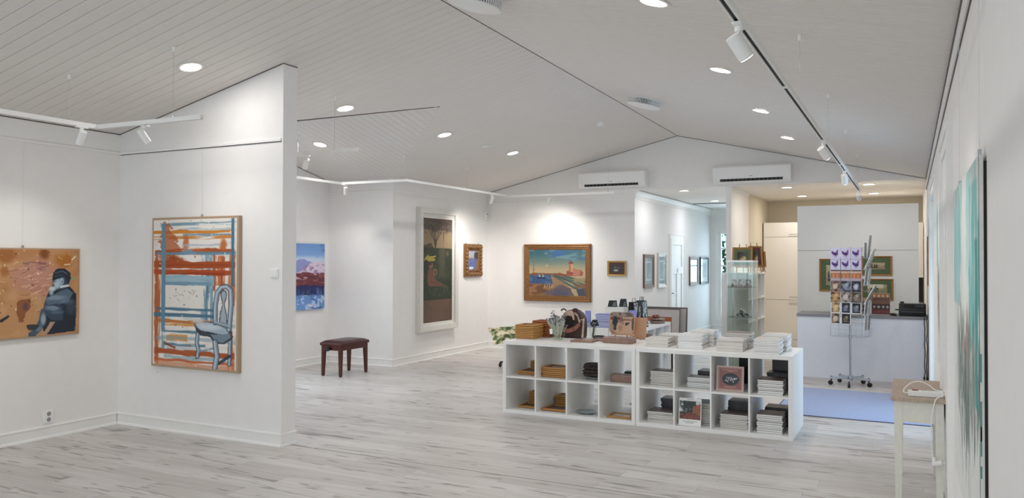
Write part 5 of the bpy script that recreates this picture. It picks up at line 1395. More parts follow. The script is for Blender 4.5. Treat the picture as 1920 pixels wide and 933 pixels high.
blob('pouch_body', (.075, .055, .021), mat('black_mottle', (54, 50, 52), .5, var=.8, scale=60), t, 20, 3, .06)
MB().box((-.03, -.058, .02), (.05, -.05, .024)).build('zip', STEEL, t)

# flat wooden slabs, boxes and the little easel
def slab_item(lb, x, y, z, w, d, h, rz, m_):
    t = thing('wooden_board', lb, 'board', (x, y, z), rz)
    MB().box((-w / 2, -d / 2, 0), (w / 2, d / 2, h)).build('board', m_, t, bevel=.003)
    MB().box((-w * .42, -d * .42, h), (w * .42, d * .42, h + .0012)).build('printed_face', mat('board_print', (166, 134, 120), .4, var=.4, scale=24), t)
slab_item('flat brown printed board lying in front of the patterned bag', -3.085, 7.80, ZTOP, .24, .20, .016, .06, PINKB)
slab_item('flat brown printed board lying askew behind the front one', -2.95, 8.00, ZTOP, .22, .17, .014, -.3, PINKB)
rbox('tray', 'rounded mauve brown wooden box at the island front edge', -2.715, 7.87, ZTOP, .325, .20, .058, PINKB, -.03, .045, 'box', LIDP)
rbox('tray', 'round-cornered brown box behind the little easel', -2.64, 8.42, ZTOP, .21, .15, .055, mat('brown_tin', (120, 92, 74), .5), 0, .05, 'box')
def pic_tray():
    p = Pic(64, 54, (196, 158, 132), (0, 1), (0, 1), 43)
    p.mix(sm(p.nz(7, 4), .5, .62) * .8 * (p.U < .6), (126, 96, 78)); p.band(-.1, .2, 0, 1, (150, 132, 122), .95, .06); p.mix(sm(p.nz(12, 3), .5, .6) * (1 - sm(p.V, .14, .26)), (92, 82, 84))
    p.ell(.24, .52, .12, .34, (34, 34, 34), .12, 1, .06); p.ell(.36, .7, .07, .22, (204, 170, 140), .3, .9, .05); p.ell(.1, .7, .1, .18, (160, 140, 120), .3, .8, .1)
    p.ell(.46, .75, .1, .16, (170, 136, 110), .3, .9, .08); p.ell(.1, .3, .07, .08, (110, 52, 44), .3, .9); p.ell(.36, .3, .08, .06, (70, 44, 36), .3, .9)
    p.ell(.7, .55, .05, .07, (52, 28, 24), .2, .95, .04); p.ell(.78, .51, .03, .05, (52, 28, 24), .2); p.ell(.96, .55, .05, .3, (74, 60, 52), .3, .9, .08)
    for k, x in enumerate((.46, .52, .58, .63, .68, .74, .8, .85)):
        p.line([(x, .38), (x + .02, .28 if k in (0, 3, 5) else .32), (x + .035, .38)], .016, (82, 56, 44), .9)
        p.line([(x, .34), (x + .04, .34)], .012, (82, 56, 44), .8)
    return p
t = thing('display_easel', 'small tan easel showing a rounded printed tray', 'easel', (-2.80, 8.26, ZTOP), .0)
for s in (-.085, .085): MB().tube([(s * 1.1, -.03, 0), (s * .6, .02, .26)], .008, 6).build('leg', TANB, t)
MB().tube([(0, .13, 0), (0, .022, .25)], .008, 6).build('rear_leg', TANB, t)
MB().box((-.13, -.055, .045), (.13, -.02, .06)).build('ledge', TANB, t)
MB().tube([(-.01, .0, .25), (.0, .0, .285), (.012, .0, .25)], .008, 6).build('top_knob', TANB, t)
t2 = thing('printed_tray', 'rounded-corner tray with a dark figure and script on the small easel', 'tray', (-2.81, 8.212, ZTOP + .061)); t2.rotation_euler = (-.14, 0, 0)
pts = []
w, h, r = .285, .235, .045
for (cx_, cy_, a0) in ((w / 2 - r, h - r, 0), (-w / 2 + r, h - r, 90), (-w / 2 + r, r, 180), (w / 2 - r, r, 270)):
    for k in range(6): a = R(a0 + 18 * k); pts.append((cx_ + r * math.cos(a), cy_ + r * math.sin(a)))
MB().prism(pts, 1, -.012, .0).build('tray_board', TANB, t2, bevel=.002)
# printed face cut to the rounded outline
g = pic_tray(); o = colour_grid('printed_face', g.a, w - .006, h - .006, t2, PRINTED, 0, 1, .003, -.0128)
me = o.data; bm = bmesh.new(); bm.from_mesh(me)
kill = []
for v in bm.verts:
    x, z = abs(v.co.x), abs(v.co.z - h / 2); ex, ez = x - (w / 2 - r), z - (h / 2 - r)
    if ex > 0 and ez > 0 and math.hypot(ex, ez) > r - .002: kill.append(v)
bmesh.ops.delete(bm, geom=kill, context='VERTS'); bm.to_mesh(me); bm.free()
t3 = thing('tan_board', 'plain tan rounded board leaning behind the printed tray', 'board', (-2.645, 8.322, ZTOP)); t3.rotation_euler = (-.12, 0, 0)
MB().box((-.075, 0, 0), (.075, .014, .235)).build('board', TANB, t3, bevel=.006)

# ================================================================== SECOND ISLAND BEHIND, WITH BLUE BOOKS AND BLACK BAGS
BX1, BY0 = -2.995, 9.40
for i, (dx, lb) in enumerate(((0, 'its cells facing right'), (.393, 'facing left'))):
    cube_shelf('cube_shelf', 'white cube shelf of the rear island under the black bags, %s' % lb, (BX1 - dx, BY0, 0) if i == 0 else (BX1 - .786, BY0 + UW, 0), R(90) if i == 0 else R(-90), 4, 2)
# dark framed prints standing in its right-facing cells
for k in range(3):
    y = BY0 + OT + (k + 0.5) * CELL + k * IT + .0
    pp = pic_portrait(60 + k, (40, 42, 48), (206, 214, 222), (176, 188, 200))
    picture('framed_print', ['black framed pale print, nearest in the rear island cells', 'black framed pale print, middle one in the rear island cells', 'black framed print, farthest in the rear island cells'][k], 'picture', (BX1 - .10, y, ZMID + .142), R(90), .25, .28, .022, .016, BLACK, pp, tilt=0)
def bl_stack(where, x, y, n, w, d, t, z=UH + .0008, cover=BLUEB, pages=PAPERB, spine=BLUEB, seed=0, look='lavender blue'):
    stack(where, x, y, z, n, w, d, t, cover, pages, spine, seed=seed, look=look, under=PAPERB if cover is BLUEB else None)
bl_stack('at the left corner of the rear island', -3.755, 9.44, 5, .13, .17, .0125, seed=51)
bl_stack('tallest in the middle of the rear island front', -3.57, 9.43, 11, .195, .15, .0158, seed=52)
bl_stack('right of the tallest blue pile on the rear island', -3.40, 9.66, 10, .195, .15, .0165, seed=53)
bl_stack('farther back under the black wallets on the rear island', -3.63, 9.95, 11, .26, .19, .0215, cover=PAPERB, seed=54, look='cream', pages=PAPERW, spine=PAPERW)
bl_stack('half hidden behind the easel on the rear island', -3.20, 9.42, 4, .16, .15, .016, seed=55)
def blue_card():
    p = Pic(24, 34, (142, 148, 208), (0, 1), (0, 1), 61)
    p.ell(.5, .5, .2, .14, (90, 100, 150), .4, .9, .1); p.line([(.3, .75), (.7, .72)], .06, (70, 78, 120), .9, .05); p.line([(.5, .3), (.5, .5)], .05, (220, 222, 236), .8)
    return p
p0 = Pic(8, 8, (146, 152, 206), seed=62)
standing_book('lavender blue book standing upright on the left corner pile', -3.715, 9.52, UH + .0645, .07, .145, .03, p0, BLUEB, 0.0)
standing_book('lavender blue card-like book standing before the black bags', -3.145, 9.62, UH + .0, .095, .225, .012, blue_card(), BLUEB, .1, .15)
BAGB = mat('black_bag_paper', (22, 22, 24), .35, var=.2)
def bag_pic(sd):
    p = Pic(26, 46, (128, 134, 132), (0, 1), (0, 1), sd)
    p.mix(sm(p.nz(5, 4), .5, .6), (70, 76, 76)); p.mix(sm(p.nz(8, 3), .58, .66), (206, 216, 220)); p.ell(.5, .35, .2, .14, (180, 188, 188), .3, .8, .1); p.ell(.45, .7, .12, .2, (40, 44, 46), .3, .8, .1)
    return p
def text_mesh(body, size, parent, mtl, loc, rot, name='lettering', depth=.0006):
    cu = bpy.data.curves.new(name, 'FONT'); cu.body = body; cu.size = size; cu.extrude = depth; cu.align_x = 'CENTER'; cu.align_y = 'CENTER'
    tmp = bpy.data.objects.new('tmp_text', cu); COL.objects.link(tmp)
    me = bpy.data.meshes.new_from_object(tmp.evaluated_get(bpy.context.evaluated_depsgraph_get()))
    bpy.data.objects.remove(tmp); bpy.data.curves.remove(cu)
    me.materials.clear(); me.materials.append(mtl)
    o = link(name, me, parent); o.location = loc; o.rotation_euler = rot
    return o
LETW = mat('white_print', (226, 226, 220), .5)
def gift_bag(lb, x, y, w, d, h, rz, word, sd, pinch=.55, lean=0.0):
    t = thing('gift_bag', lb, 'bag', (x, y, UH), rz)
    # tapered bag: front (-y) printed grey picture, left side (-x) black with lettering
    q = pinch
    vs = [(-w / 2, -d / 2, 0), (w / 2, -d / 2, 0), (w / 2, d / 2, 0), (-w / 2, d / 2, 0), (-w / 2 + lean, -d / 2 * q, h), (w / 2 + lean, -d / 2 * q, h), (w / 2 + lean, d / 2 * q, h), (-w / 2 + lean, d / 2 * q, h)]
    MB().add(vs, [(0, 3, 2, 1), (0, 1, 5, 4), (1, 2, 6, 5), (2, 3, 7, 6), (3, 0, 4, 7)]).build('bag_body', BAGB, t)
    MB().tube([(-w * .25 + lean, 0, h - .01), (-w * .2 + lean, 0, h + .05), (w * .2 + lean, 0, h + .05), (w * .25 + lean, 0, h - .01)], .004, 6).build('handle', BAGB, t)
    sl = math.atan2(d / 2 * (1 - q), h)
    fp = colour_grid('front_print', bag_pic(sd).a, w * .92, h * .94, t, PRINTED, 0, sd, 0, 0)
    fp.location = (lean * .5, -d / 2 - .0016, .015); fp.rotation_euler = (-sl, 0, 0)
    text_mesh(word, .052, t, LETW, (-w / 2 - .001 + lean * .5, 0, h * .52), (0, R(90), R(180)))
    for ch in t.children:
        if ch.name.startswith('lettering'):
            ch.rotation_euler = (Matrix.Rotation(R(90), 3, 'X') @ Matrix.Identity(3)).to_euler()
            ch.matrix_local = Matrix.Translation((-w / 2 - .0015 + lean * .45, 0, h * .5)) @ Matrix(((0, 0, -1, 0), (0, -1, 0, 0), (-1, 0, 0, 0), (0, 0, 0, 1))) 
    return t
gift_bag('black gift bag with white upright lettering, right one at the rear island edge', -3.11, 9.92, .095, .13, .335, R(62), 'NATSEA', 71, .5)
gift_bag('black gift bag with white lettering, middle one on the rear island', -3.30, 10.20, .11, .16, .30, R(58), 'NATSEA', 72, .5, -.02)
gift_bag('black gift bag farthest back between the other two', -3.30, 10.42, .10, .14, .31, R(58), 'NATSEA', 73, .6, .02)
# black wallets on the cream pile
for i, (x, y, w) in enumerate(((-3.545, 10.0, .13), (-3.425, 10.08, .11))):
    t = thing('folded_wallet', ['black folded wallet on the cream pile, left one', 'black and grey folded wallet on the cream pile, right one'][i], 'wallet', (x, y, UH + 11 * .0218 + .0005), .2)
    MB().prism([(-w / 2, 0), (w / 2, 0), (w / 2 - .01, .085 + i * .02), (-w / 2 + .02, .085 + i * .02)], 1, -.03, .03).build('leather_body', BAGB, t, bevel=.006)
    MB().prism([(.0, .01), (w / 2 - .01, .01), (w / 2 - .02, .075), (.015, .06)], 1, -.0325, -.031).build('grey_panel', mat('grey_leather', (104, 108, 106), .5), t)
# patterned cloth pile
PATC = mat('patterned_cloth', (150, 136, 126), .8, var=.8, scale=36)
for i, (x, y, z, rr) in enumerate(((-3.10, 10.58, 0, (.10, .13, .018)), (-3.105, 10.60, .037, (.095, .12, .016)), (-3.12, 10.57, .07, (.05, .06, .022)))):
    t = thing('folded_cloth', ['patterned folded cloth at the bottom of the rear island pile', 'patterned folded cloth in the middle of the rear island pile', 'crumpled red and white cloth on top of the rear island pile'][i], 'cloth', (x, y, UH + z))
    blob('cloth', rr, PATC if i < 2 else mat('red_white_cloth', (140, 84, 76), .8, var=.8, scale=40), t, 18, i + 20, .07)

# large matted print leaning at the far end of the rear island
def pic_lean():
    p = Pic(60, 60, (176, 112, 70), (0, 1), (0, 1), 81)
    p.band(-.1, .3, 0, 1, (160, 84, 54), 1, .1); p.ell(.8, .4, .2, .14, (60, 120, 88), .3, .9, .1); p.mix(sm(p.nz(6, 4), .5, .64), (128, 104, 70)); p.ell(.75, .75, .2, .2, (196, 132, 70), .4, .8, .15); p.ell(.4, .75, .3, .2, (96, 88, 60), .4, .8, .2)
    return p
picture('matted_print', 'large print in a grey mount leaning beyond the rear island', 'picture', (-3.36, 11.24, .48), 0.0, .80, .90, .02, .02, mat('grey_thin_frame', (120, 112, 108), .5), pic_lean(), mat_w=.11, mat_m=mat('grey_mount', (186, 178, 174), .7), tilt=-.10)
picture('matted_print', 'second mounted print leaning behind the large one beyond the rear island', 'picture', (-3.28, 11.36, .48), 0.0, .78, .92, .02, .02, mat('grey_thin_frame', (120, 112, 108), .5), pic_lean(), mat_w=.11, mat_m=mat('grey_mount', (186, 178, 174), .7), tilt=-.10)

# bench in the alcove
t = thing('piano_bench', 'dark mahogany piano bench with padded leather seat in the alcove', 'bench', (-7.18, 8.94, 0), R(0))
bw, bl_, bh = .36, .62, .50
for sx in (-1, 1):
    for sy in (-1, 1):
        x, y = sx * (bw / 2 - .035), sy * (bl_ / 2 - .035)
        mb = MB()
        a, b = .026, .017
        ox, oy = sx * (a - b), sy * (a - b)
        vs = [(x - a, y - a, bh - .07), (x + a, y - a, bh - .07), (x + a, y + a, bh - .07), (x - a, y + a, bh - .07), (x + ox - b, y + oy - b, 0.01), (x + ox + b, y + oy - b, 0.01), (x + ox + b, y + oy + b, 0.01), (x + ox - b, y + oy + b, 0.01)]
        mb.add(vs, [(0, 1, 2, 3), (7, 6, 5, 4), (0, 4, 5, 1), (1, 5, 6, 2), (2, 6, 7, 3), (3, 7, 4, 0)])
        mb.cyl((x + ox, y + oy, 0), (x + ox, y + oy, .011), .014, n=10)
        mb.build('leg', MAHOG, t)
for s in (-1, 1):
    MB().box((s * (bw / 2 - .018) - .011, -bl_ / 2 + .06, bh - .135), (s * (bw / 2 - .018) + .011, bl_ / 2 - .06, bh - .05)).build('apron', MAHOG, t, bevel=.003)
    MB().box((-bw / 2 + .06, s * (bl_ / 2 - .018) - .011, bh - .135), (bw / 2 - .06, s * (bl_ / 2 - .018) + .011, bh - .05)).build('apron', MAHOG, t, bevel=.003)
MB().box((-bw / 2 - .008, -bl_ / 2 - .008, bh - .07), (bw / 2 + .008, bl_ / 2 + .008, bh - .035)).build('seat_frame', MAHOG, t, bevel=.006)
sb = MB(); n1, n2 = 12, 16; vs = []
for j in range(n2 + 1):
    for i in range(n1 + 1):
        u, v = i / n1 * 2 - 1, j / n2 * 2 - 1
        k = (1 - abs(u) ** 5) * (1 - abs(v) ** 6)
        vs.append((u * (bw / 2 + .005), v * (bl_ / 2 + .005), bh - .035 + .038 * max(0, k) ** .5 - (.004 if abs(v) < .04 else 0)))
sb.add(vs, [(j * (n1 + 1) + i, j * (n1 + 1) + i + 1, (j + 1) * (n1 + 1) + i + 1, (j + 1) * (n1 + 1) + i) for j in range(n2) for i in range(n1)])
sb.build('seat_cushion', LEATH, t, smooth=60)
MB().cyl((-.03, -bl_ / 2 + .01, bh - .115), (-.03, -bl_ / 2 - .025, bh - .115), .026, n=10).cyl((-.03, -bl_ / 2 - .02, bh - .115), (-.03, -bl_ / 2 - .035, bh - .115), .033, n=8).build('adjusting_knob', BLACK, t, smooth=40)

# floral cushion on a low stool peeping out at the left end of the island
FLOR = bpy.data.materials.new('floral_fabric'); FLOR.use_nodes = True
nt = FLOR.node_tree; b_ = nt.nodes['Principled BSDF']; b_.inputs['Roughness'].default_value = .8
tc = nt.nodes.new('ShaderNodeTexCoord'); vz = nt.nodes.new('ShaderNodeTexVoronoi'); vz.inputs['Scale'].default_value = 9; nz = nt.nodes.new('ShaderNodeTexNoise'); nz.inputs['Scale'].default_value = 11
rp = nt.nodes.new('ShaderNodeValToRGB'); els = rp.color_ramp.elements
els[0].position = .36; els[0].color = lin((70, 74, 52)) + (1,); els[1].position = .62; els[1].color = lin((232, 218, 188)) + (1,)
for pos, c in ((.43, (110, 132, 92)), (.48, (178, 172, 128)), (.55, (226, 210, 176))):
    e = els.new(pos); e.color = lin(c) + (1,)
nt.links.new(tc.outputs['Object'], nz.inputs['Vector']); nt.links.new(nz.outputs[0], rp.inputs[0]); nt.links.new(rp.outputs[0], b_.inputs['Base Color'])
cxx, cyy = -5.10, 10.50
t = thing('stool', 'low black swivel stool almost hidden behind the left end of the island', 'stool', (cxx, cyy, 0))
MB().cyl((0, 0, .345), (0, 0, .38), .17, n=28).build('seat', BLACK, t, bevel=.008, smooth=40)
MB().cyl((0, 0, .09), (0, 0, .345), .022, n=12).build('column', BLACK, t, smooth=40)
for k in range(5):
    a = R(164 + 72 * k); e = Vector((math.cos(a), math.sin(a), 0)) * .49 * (1 if k == 0 else .6)
    MB().tube([(0, 0, .13), e * .5 + Vector((0, 0, .11)), e + Vector((0, 0, .07))], .014, 8).build('leg', BLACK, t, smooth=50)
    MB().cyl(e + Vector((-.012, 0, .032)), e + Vector((.012, 0, .032)), .032, n=16).build('caster', BLACK, t, smooth=40)
c = thing('cushion', 'floral cushion in cream and green tilted beside the left end of the island', 'cushion')
e1 = Vector((.75, .65, .06)).normalized(); e3 = e1.cross(Vector((.75, -.75, -.55))).normalized(); e2 = e3.cross(e1)
cc = Vector((-5.58, 10.25, .615)) + (e1 + e2) * .215
c.matrix_world = Matrix(((e1.x, e2.x, e3.x, cc.x), (e1.y, e2.y, e3.y, cc.y), (e1.z, e2.z, e3.z, cc.z), (0, 0, 0, 1)))
sb = MB(); vs = []; n1 = 14
for s in (1, -1):
    for j in range(n1 + 1):
        for i in range(n1 + 1):
            u, v = i / n1 * 2 - 1, j / n1 * 2 - 1
            k = max(0, (1 - u ** 2) * (1 - v ** 2)) ** .5
            pin = 1 - .08 * (1 - abs(u)) * 0 - .10 * (1 - v * v) * abs(u) - .10 * (1 - u * u) * abs(v)
            vs.append((u * .225 * pin, v * .225 * pin, s * .055 * k))
q = (n1 + 1) ** 2
f = [(j * (n1 + 1) + i, j * (n1 + 1) + i + 1, (j + 1) * (n1 + 1) + i + 1, (j + 1) * (n1 + 1) + i) for j in range(n1) for i in range(n1)]
sb.add(vs, f + [tuple(q + k for k in reversed(t_)) for t_ in f]).build('cushion_cover', FLOR, c, smooth=80)

# ================================================================== COUNTER, PANEL AND KITCHEN
YCT = 11.742
t = thing('counter', 'white sales counter with a grey worktop in front of the kitchen', 'counter', (-0.6, YCT, 0))
x0, x1 = -1.43 + .6, XW + .6 - .004
MB().box((x0 + .01, .012, .0), (x1 - .05, .03, .845)).build('front_panel', mat('cool_white_laminate', (228, 233, 243), .4, var=.01), t, bevel=.002)
MB().box((x0 + .01, .03, 0), (x0 + .03, .62, .845)).build('side_panel', WHITE, t, bevel=.002)
MB().box((x0, 0, .846), (x1, .66, .882)).build('worktop', GREYM, t, bevel=.003)
MB().box((x1 - .05, .03, .0), (x1 - .03, .62, .845)).build('side_panel', WHITE, t)
YPN = 13.2
t = thing('room_divider', 'tall free-standing white panel behind the counter with framed pictures', 'divider', (-0.735, YPN, 0))
MB().box((-.855, 0, 0), (.855, .09, 1.783)).build('lower_panel', WHITE, t, bevel=.002)
MB().box((-.855, 0, 1.789), (.855, .09, 2.488)).build('upper_panel', WHITE, t, bevel=.002)
MB().box((-.85, .006, 1.782), (.85, .084, 1.79)).build('joint_strip', mat('joint_grey', (150, 150, 150), .5), t)
GREENM = mat('green_mount', (92, 108, 78), .8, var=.08)
def pic_sepia(sd, dark=False):
    p = Pic(46, 34, (186, 172, 140), (0, 1), (0, 1), sd)
    p.mix(sm(p.V, .5, .6) * .8, (150, 138, 108)); p.mix(sm(p.nz(5, 4, 1, 2), .5, .66) * .5, (120, 110, 84)); p.poly([(.1, .7), (.55, .66), (.6, .78), (.15, .82)], (52, 46, 38), .95, .05)
    for x in (.2, .38, .5): p.ell(x, .48, .05, .2, (48, 42, 36), .2, .9, .04)
    if dark: p.band(-.1, .35, 0, .8, (232, 224, 200), .9, .06); p.band(.5, 1.1, 0, 1, (140, 150, 120), .6, .1)
    return p
def green_pic(lb, xa, xb, za, zb_, pic, mw=.075):
    picture('framed_print', lb, 'picture', ((xa + xb) / 2, YPN, (za + zb_) / 2), 0, xb - xa, zb_ - za, .024, .022, mat('thin_gold_frame', (164, 118, 66), .4, .3), pic, mat_w=mw, mat_m=GREENM)
green_pic('sepia picture with green mount on the white panel, left of the card rack', -1.265, -.87, 1.15, 1.655, pic_sepia(91))
green_pic('sepia rowing picture with green mount on the white panel, upper right of the card rack', -.66, -.235, 1.40, 1.698, pic_sepia(92))
green_pic('pale landscape with green mount on the white panel, below the rowing picture', -.66, -.222, 1.03, 1.352, pic_sepia(93, True), .06)

# kitchen cupboards
def cup(lb, xa, xb, ya, yb, zsplit, ztop, handles):
    t = thing('tall_cupboard', lb, 'cupboard', ((xa + xb) / 2, ya, 0)); w = xb - xa
    MB().box((-w / 2, .022, .0), (w / 2, yb - ya, ztop)).build('carcass', CUPB, t)
    zz = [.12] + zsplit + [ztop]
    for i in range(len(zz) - 1):
        dd = MB().box((-w / 2 + .003, 0, zz[i] + .003), (w / 2 - .003, .021, zz[i + 1] - .003)).build('door', CUPB, t, bevel=.002)
        for hz in handles[i]:
            MB().tube([(w / 2 - .28, 0, hz), (w / 2 - .28, -.03, hz), (w / 2 - .06, -.03, hz), (w / 2 - .06, 0, hz)], .006, 6).build('handle', STEEL, dd)
    MB().box((-w / 2 + .01, .04, .0), (w / 2 - .01, .05, .12)).build('plinth', mat('plinth_brown', (122, 112, 98), .6), t)
YCU = 15.9
cup('tall white kitchen cupboard with bar handles left of the white panel', -2.545, -1.78, YCU, YCU + .6, [.87, 2.08], 2.36, ([.80], [.93], [2.13]))
cup('tall white kitchen cupboard mostly hidden behind the white panel', -1.775, -.9, YCU, YCU + .6, [.87, 2.08], 2.36, ([.80], [.93], [2.13]))
t = thing('wall_cupboard', 'white wall cupboard showing right of the white panel', 'cupboard', (-.35, 15.3, 1.34))
MB().box((-.5, .02, 0), (.56, .6, .95)).build('carcass', CUPB, t); MB().box((-.5, 0, .0), (.02, .019, .95)).build('door', CUPB, t, bevel=.002); MB().box((.026, 0, .0), (.56, .019, .95)).build('door', CUPB, t, bevel=.002)
t = thing('kitchen_unit', 'dark kitchen unit and backsplash below the wall cupboard', 'cupboard', (-.35, 15.3, 0))
MB().box((-.5, .1, .0), (.56, .9, .86)).build('base_unit', mat('dark_unit', (76, 70, 64), .5), t); MB().box((-.52, .06, .86), (.56, .9, .9)).build('worktop', GREYM, t); MB().box((-.5, .6, .9), (.56, .62, 1.34)).build('backsplash', mat('dark_splash', (72, 64, 56), .4), t)

# things on the counter
ZC = .882
t = thing('printer', 'black printer on the right end of the counter', 'printer', (.03, 12.02, ZC))
MB().prism([(-.13, 0), (.13, 0), (.13, .12), (.10, .165), (-.09, .165), (-.13, .10)], 0, -.165, .165).build('housing', BLACK, t, bevel=.012, smooth=40)
MB().box((-.14, -.138, .055), (.14, -.128, .062)).build('paper_slot', mat('slot_grey', (96, 98, 102), .4), t)
MB().box((-.15, -.02, .165), (-.10, .03, .19)).build('feed_knob', BLACK, t, bevel=.004)
MB().box((.03, -.122, .12), (.14, -.08, .150), 0).build('control_panel', mat('panel_dark', (44, 46, 52), .25), t, bevel=.004)
MB().box((-.21, -.05, .07), (-.165, .05, .085)).build('side_tray', BLACK, t, bevel=.003)
def pic_leaf(sd):
    p = Pic(30, 36, (96, 58, 48), (0, 1), (0, 1), sd)
    p.band(-.1, .22, 0, 1, (150, 104, 76), 1, .04); p.band(.3, .5, 0, 1, (126, 86, 68), 1, .03); p.band(.52, .74, 0, 1, (50, 34, 36), 1, .02); p.band(.75, 1.1, 0, 1, (104, 44, 42), 1, .03)
    for k in range(4):
        p.ell(.15 + k * .24, .64, .07, .06, (222, 206, 190), .3, .9, .04); p.ell(.15 + k * .24, .12, .06, .06, (210, 190, 160), .3, .9, .04); p.ell(.15 + k * .24, .88, .08, .05, (140, 76, 66), .3, .8, .04)
    return p
for i, (x, y, w, h, rz) in enumerate(((-.36, 12.02, .235, .30, .02), (-.585, 12.0, .13, .235, -.25))):
    t = thing('leaflet_stand', ['large brown leaflet stand with rows of small pictures on the counter', 'narrow brown leaflet stand half behind the card rack on the counter'][i], 'leaflet stand', (x, y, ZC), rz)
    bd = MB().box((-w / 2, 0, 0), (w / 2, .02, h)); o = bd.build('board', mat('leaflet_side', (222, 216, 210), .5), t); o.rotation_euler = (-.16, 0, 0)
    o = colour_grid('leaflets', pic_leaf(101 + i).a, w - .004, h - .004, t, PRINTED, 0, 1, .002, -.001); o.rotation_euler = (-.16, 0, 0)
    for z in (.0, .09, .18):
        q = MB().box((-w / 2, -.02, z * h / .3), (w / 2, -.017, z * h / .3 + .035)).build('pocket_lip', ACRYL, t); q.rotation_euler = (-.16, 0, 0)
    MB().box((-w / 2, -.02, 0), (w / 2, .09, .006)).build('foot', mat('leaflet_side', (222, 216, 210)), t)
t = thing('card_reader', 'small dark payment terminal between leaflet stand and printer', 'terminal', (-.20, 11.90, ZC), .3)
MB().prism([(-.05, 0), (.05, 0), (.05, .03), (-.05, .018)], 0, -.03, .03).build('body', BLACK, t, bevel=.004); MB().box((-.022, -.02, .026), (.022, .03, .034)).build('screen', mat('dim_screen', (90, 60, 56), .2), t)
# cables down the right end of the counter
for i, (dx, sd) in enumerate(((.0, 1), (.05, 5))):
    rng = random.Random(sd); pts = [(.160 + dx, 11.70 + .10, .8895), (.165 + dx, 11.752, .8895), (.168 + dx * .6, 11.731, .889), (.170 + dx * .5, 11.724, .85)]
    z = .80
    while z > .05:
        pts.append((.172 + dx * .5 + rng.uniform(-.007, .007), 11.722 + rng.uniform(-.010, .004), z)); z -= .07
    t = thing('cable', ['black cable drooping down the counter end, left one', 'black cable drooping down the counter end, right one'][i], 'cable', pts[0])
    o = Vector(pts[0]); MB().tube([Vector(p) - o for p in pts], .005, 6).build('lead', BLACK, t, smooth=60)
    e = Vector(pts[-1]) - o
    MB().box((e.x - .010, e.y - .010, e.z - .045), (e.x + .010, e.y + .010, e.z)).build('plug', BLACK, t)

# doormat
MATM = mat('blue_grey_carpet', (158, 170, 202), .95, var=.18, scale=220, bump=.6)
t = thing('floor_mat', 'blue grey carpet mat on the floor before the counter', 'mat', (-.55, 9.75, 0))
MB().box((-.76, -.96, 0.0005), (.73, .93, .010)).build('carpet', MATM, t, bevel=.003)
MB().box((-.775, -.975, 0.0), (.745, .945, .004)).build('rubber_edge', mat('rubber_edge', (52, 54, 66), .7), t)

# ================================================================== GLASS CABINET AND CUBE SHELF BY THE CORRIDOR
gx0, gx1, gy0, gy1, gh = -2.372, -2.008, 11.62, 12.045, 1.63
t = thing('glass_cabinet', 'tall narrow glass display cabinet beside the corridor opening', 'cabinet', ((gx0 + gx1) / 2, (gy0 + gy1) / 2, 0))
w, dp = (gx1 - gx0) / 2, (gy1 - gy0) / 2
MB().box((-w, -dp, 0), (w, dp, .06)).build('base', mat('silver_grey', (196, 198, 198), .4, .2), t, bevel=.002)
MB().box((-w - .004, -dp - .004, gh - .028), (w + .004, dp + .004, gh)).build('top', WHITE, t, bevel=.002)
for sx in (-1, 1):
    MB().box((sx * w - .0025, -dp, .06), (sx * w + .0025, dp, gh - .028)).build('glass_side', GLASSG, t)
MB().box((-w + .004, -dp - .0025, .06), (w - .004, -dp + .0025, gh - .028)).build('glass_door', GLASSG, t)
MB().box((-w + .004, dp - .005, .06), (w - .004, dp, gh - .028)).build('glass_back', GLASSG, t)
for sx in (-1, 1):
    for sy in (-1, 1):
        MB().cyl((sx * (w - .008), sy * (dp - .012), .06), (sx * (w - .008), sy * (dp - .012), gh - .028), .006, n=8).build('post', STEEL, t)
shz = (.46, .80, 1.235)
for z in shz:
    MB().box((-w + .012, -dp + .012, z), (w - .012, dp - .012, z + .006)).build('glass_shelf', mat('shelf_glass_edge', (96, 116, 108), .1, alpha=.55), t)
MB().box((w - .004, -dp - .012, 1.0), (w + .006, -dp - .003, 1.05)).build('lock', STEEL, t)
cgx, cgy = (gx0 + gx1) / 2, (gy0 + gy1) / 2
for i in range(3):
    p = Pic(16, 14, (168, 146, 136), (0, 1), (0, 1), 110 + i); p.mix(sm(p.nz(4, 3), .5, .6), (60, 54, 54)); p.ell(.5, .4, .2, .2, (206, 190, 176), .3, .8)
    standing_book('small picture block on the top glass shelf, %s' % ['left', 'middle', 'right'][i], cgx - .10 + i * .10, cgy - .10, 1.242, .085, .105, .02, p, mat('block_edge', (120, 96, 84), .6), .1, 0, 'picture_block')
t = thing('jewellery_cluster', 'heap of silvery black jewellery on the middle glass shelf', 'jewellery', (cgx, cgy - .05, .807))
rng = random.Random(6); mb = MB(); mb2 = MB()
for k in range(46):
    a = rng.uniform(0, 6.28); r = rng.uniform(0, .095); c = Vector((r * math.cos(a), r * .8 * math.sin(a), rng.uniform(0.014, .02 + .09 * (1 - r / .1))))
    (mb if k % 2 else mb2).lathe([(.0005, -.013), (.012, -.006), (.014, .004), (.0005, .013)], c, 7)
mb.build('silver_beads', mat('silver_bead', (206, 206, 206), .25, .7), t, smooth=60); mb2.build('black_beads', mat('black_bead', (36, 38, 40), .3), t, smooth=60)
for i in range(4):
    p = Pic(14, 20, (214, 216, 212), (0, 1), (0, 1), 120 + i); p.band(.1, .9, .15, .85, (34, 38, 40) if i % 2 else (52, 56, 58), 1, .05); p.ell(.5, .5, .2, .22, (190, 194, 190), .3, .9, .1)
    standing_book('small black and white card on the low glass shelf, %s from the left' % ['first', 'second', 'third', 'fourth'][i], cgx - .115 + i * .078, cgy - .08, .467, .068, .12, .012, p, PAPERB, .1, 0, 'picture_block')
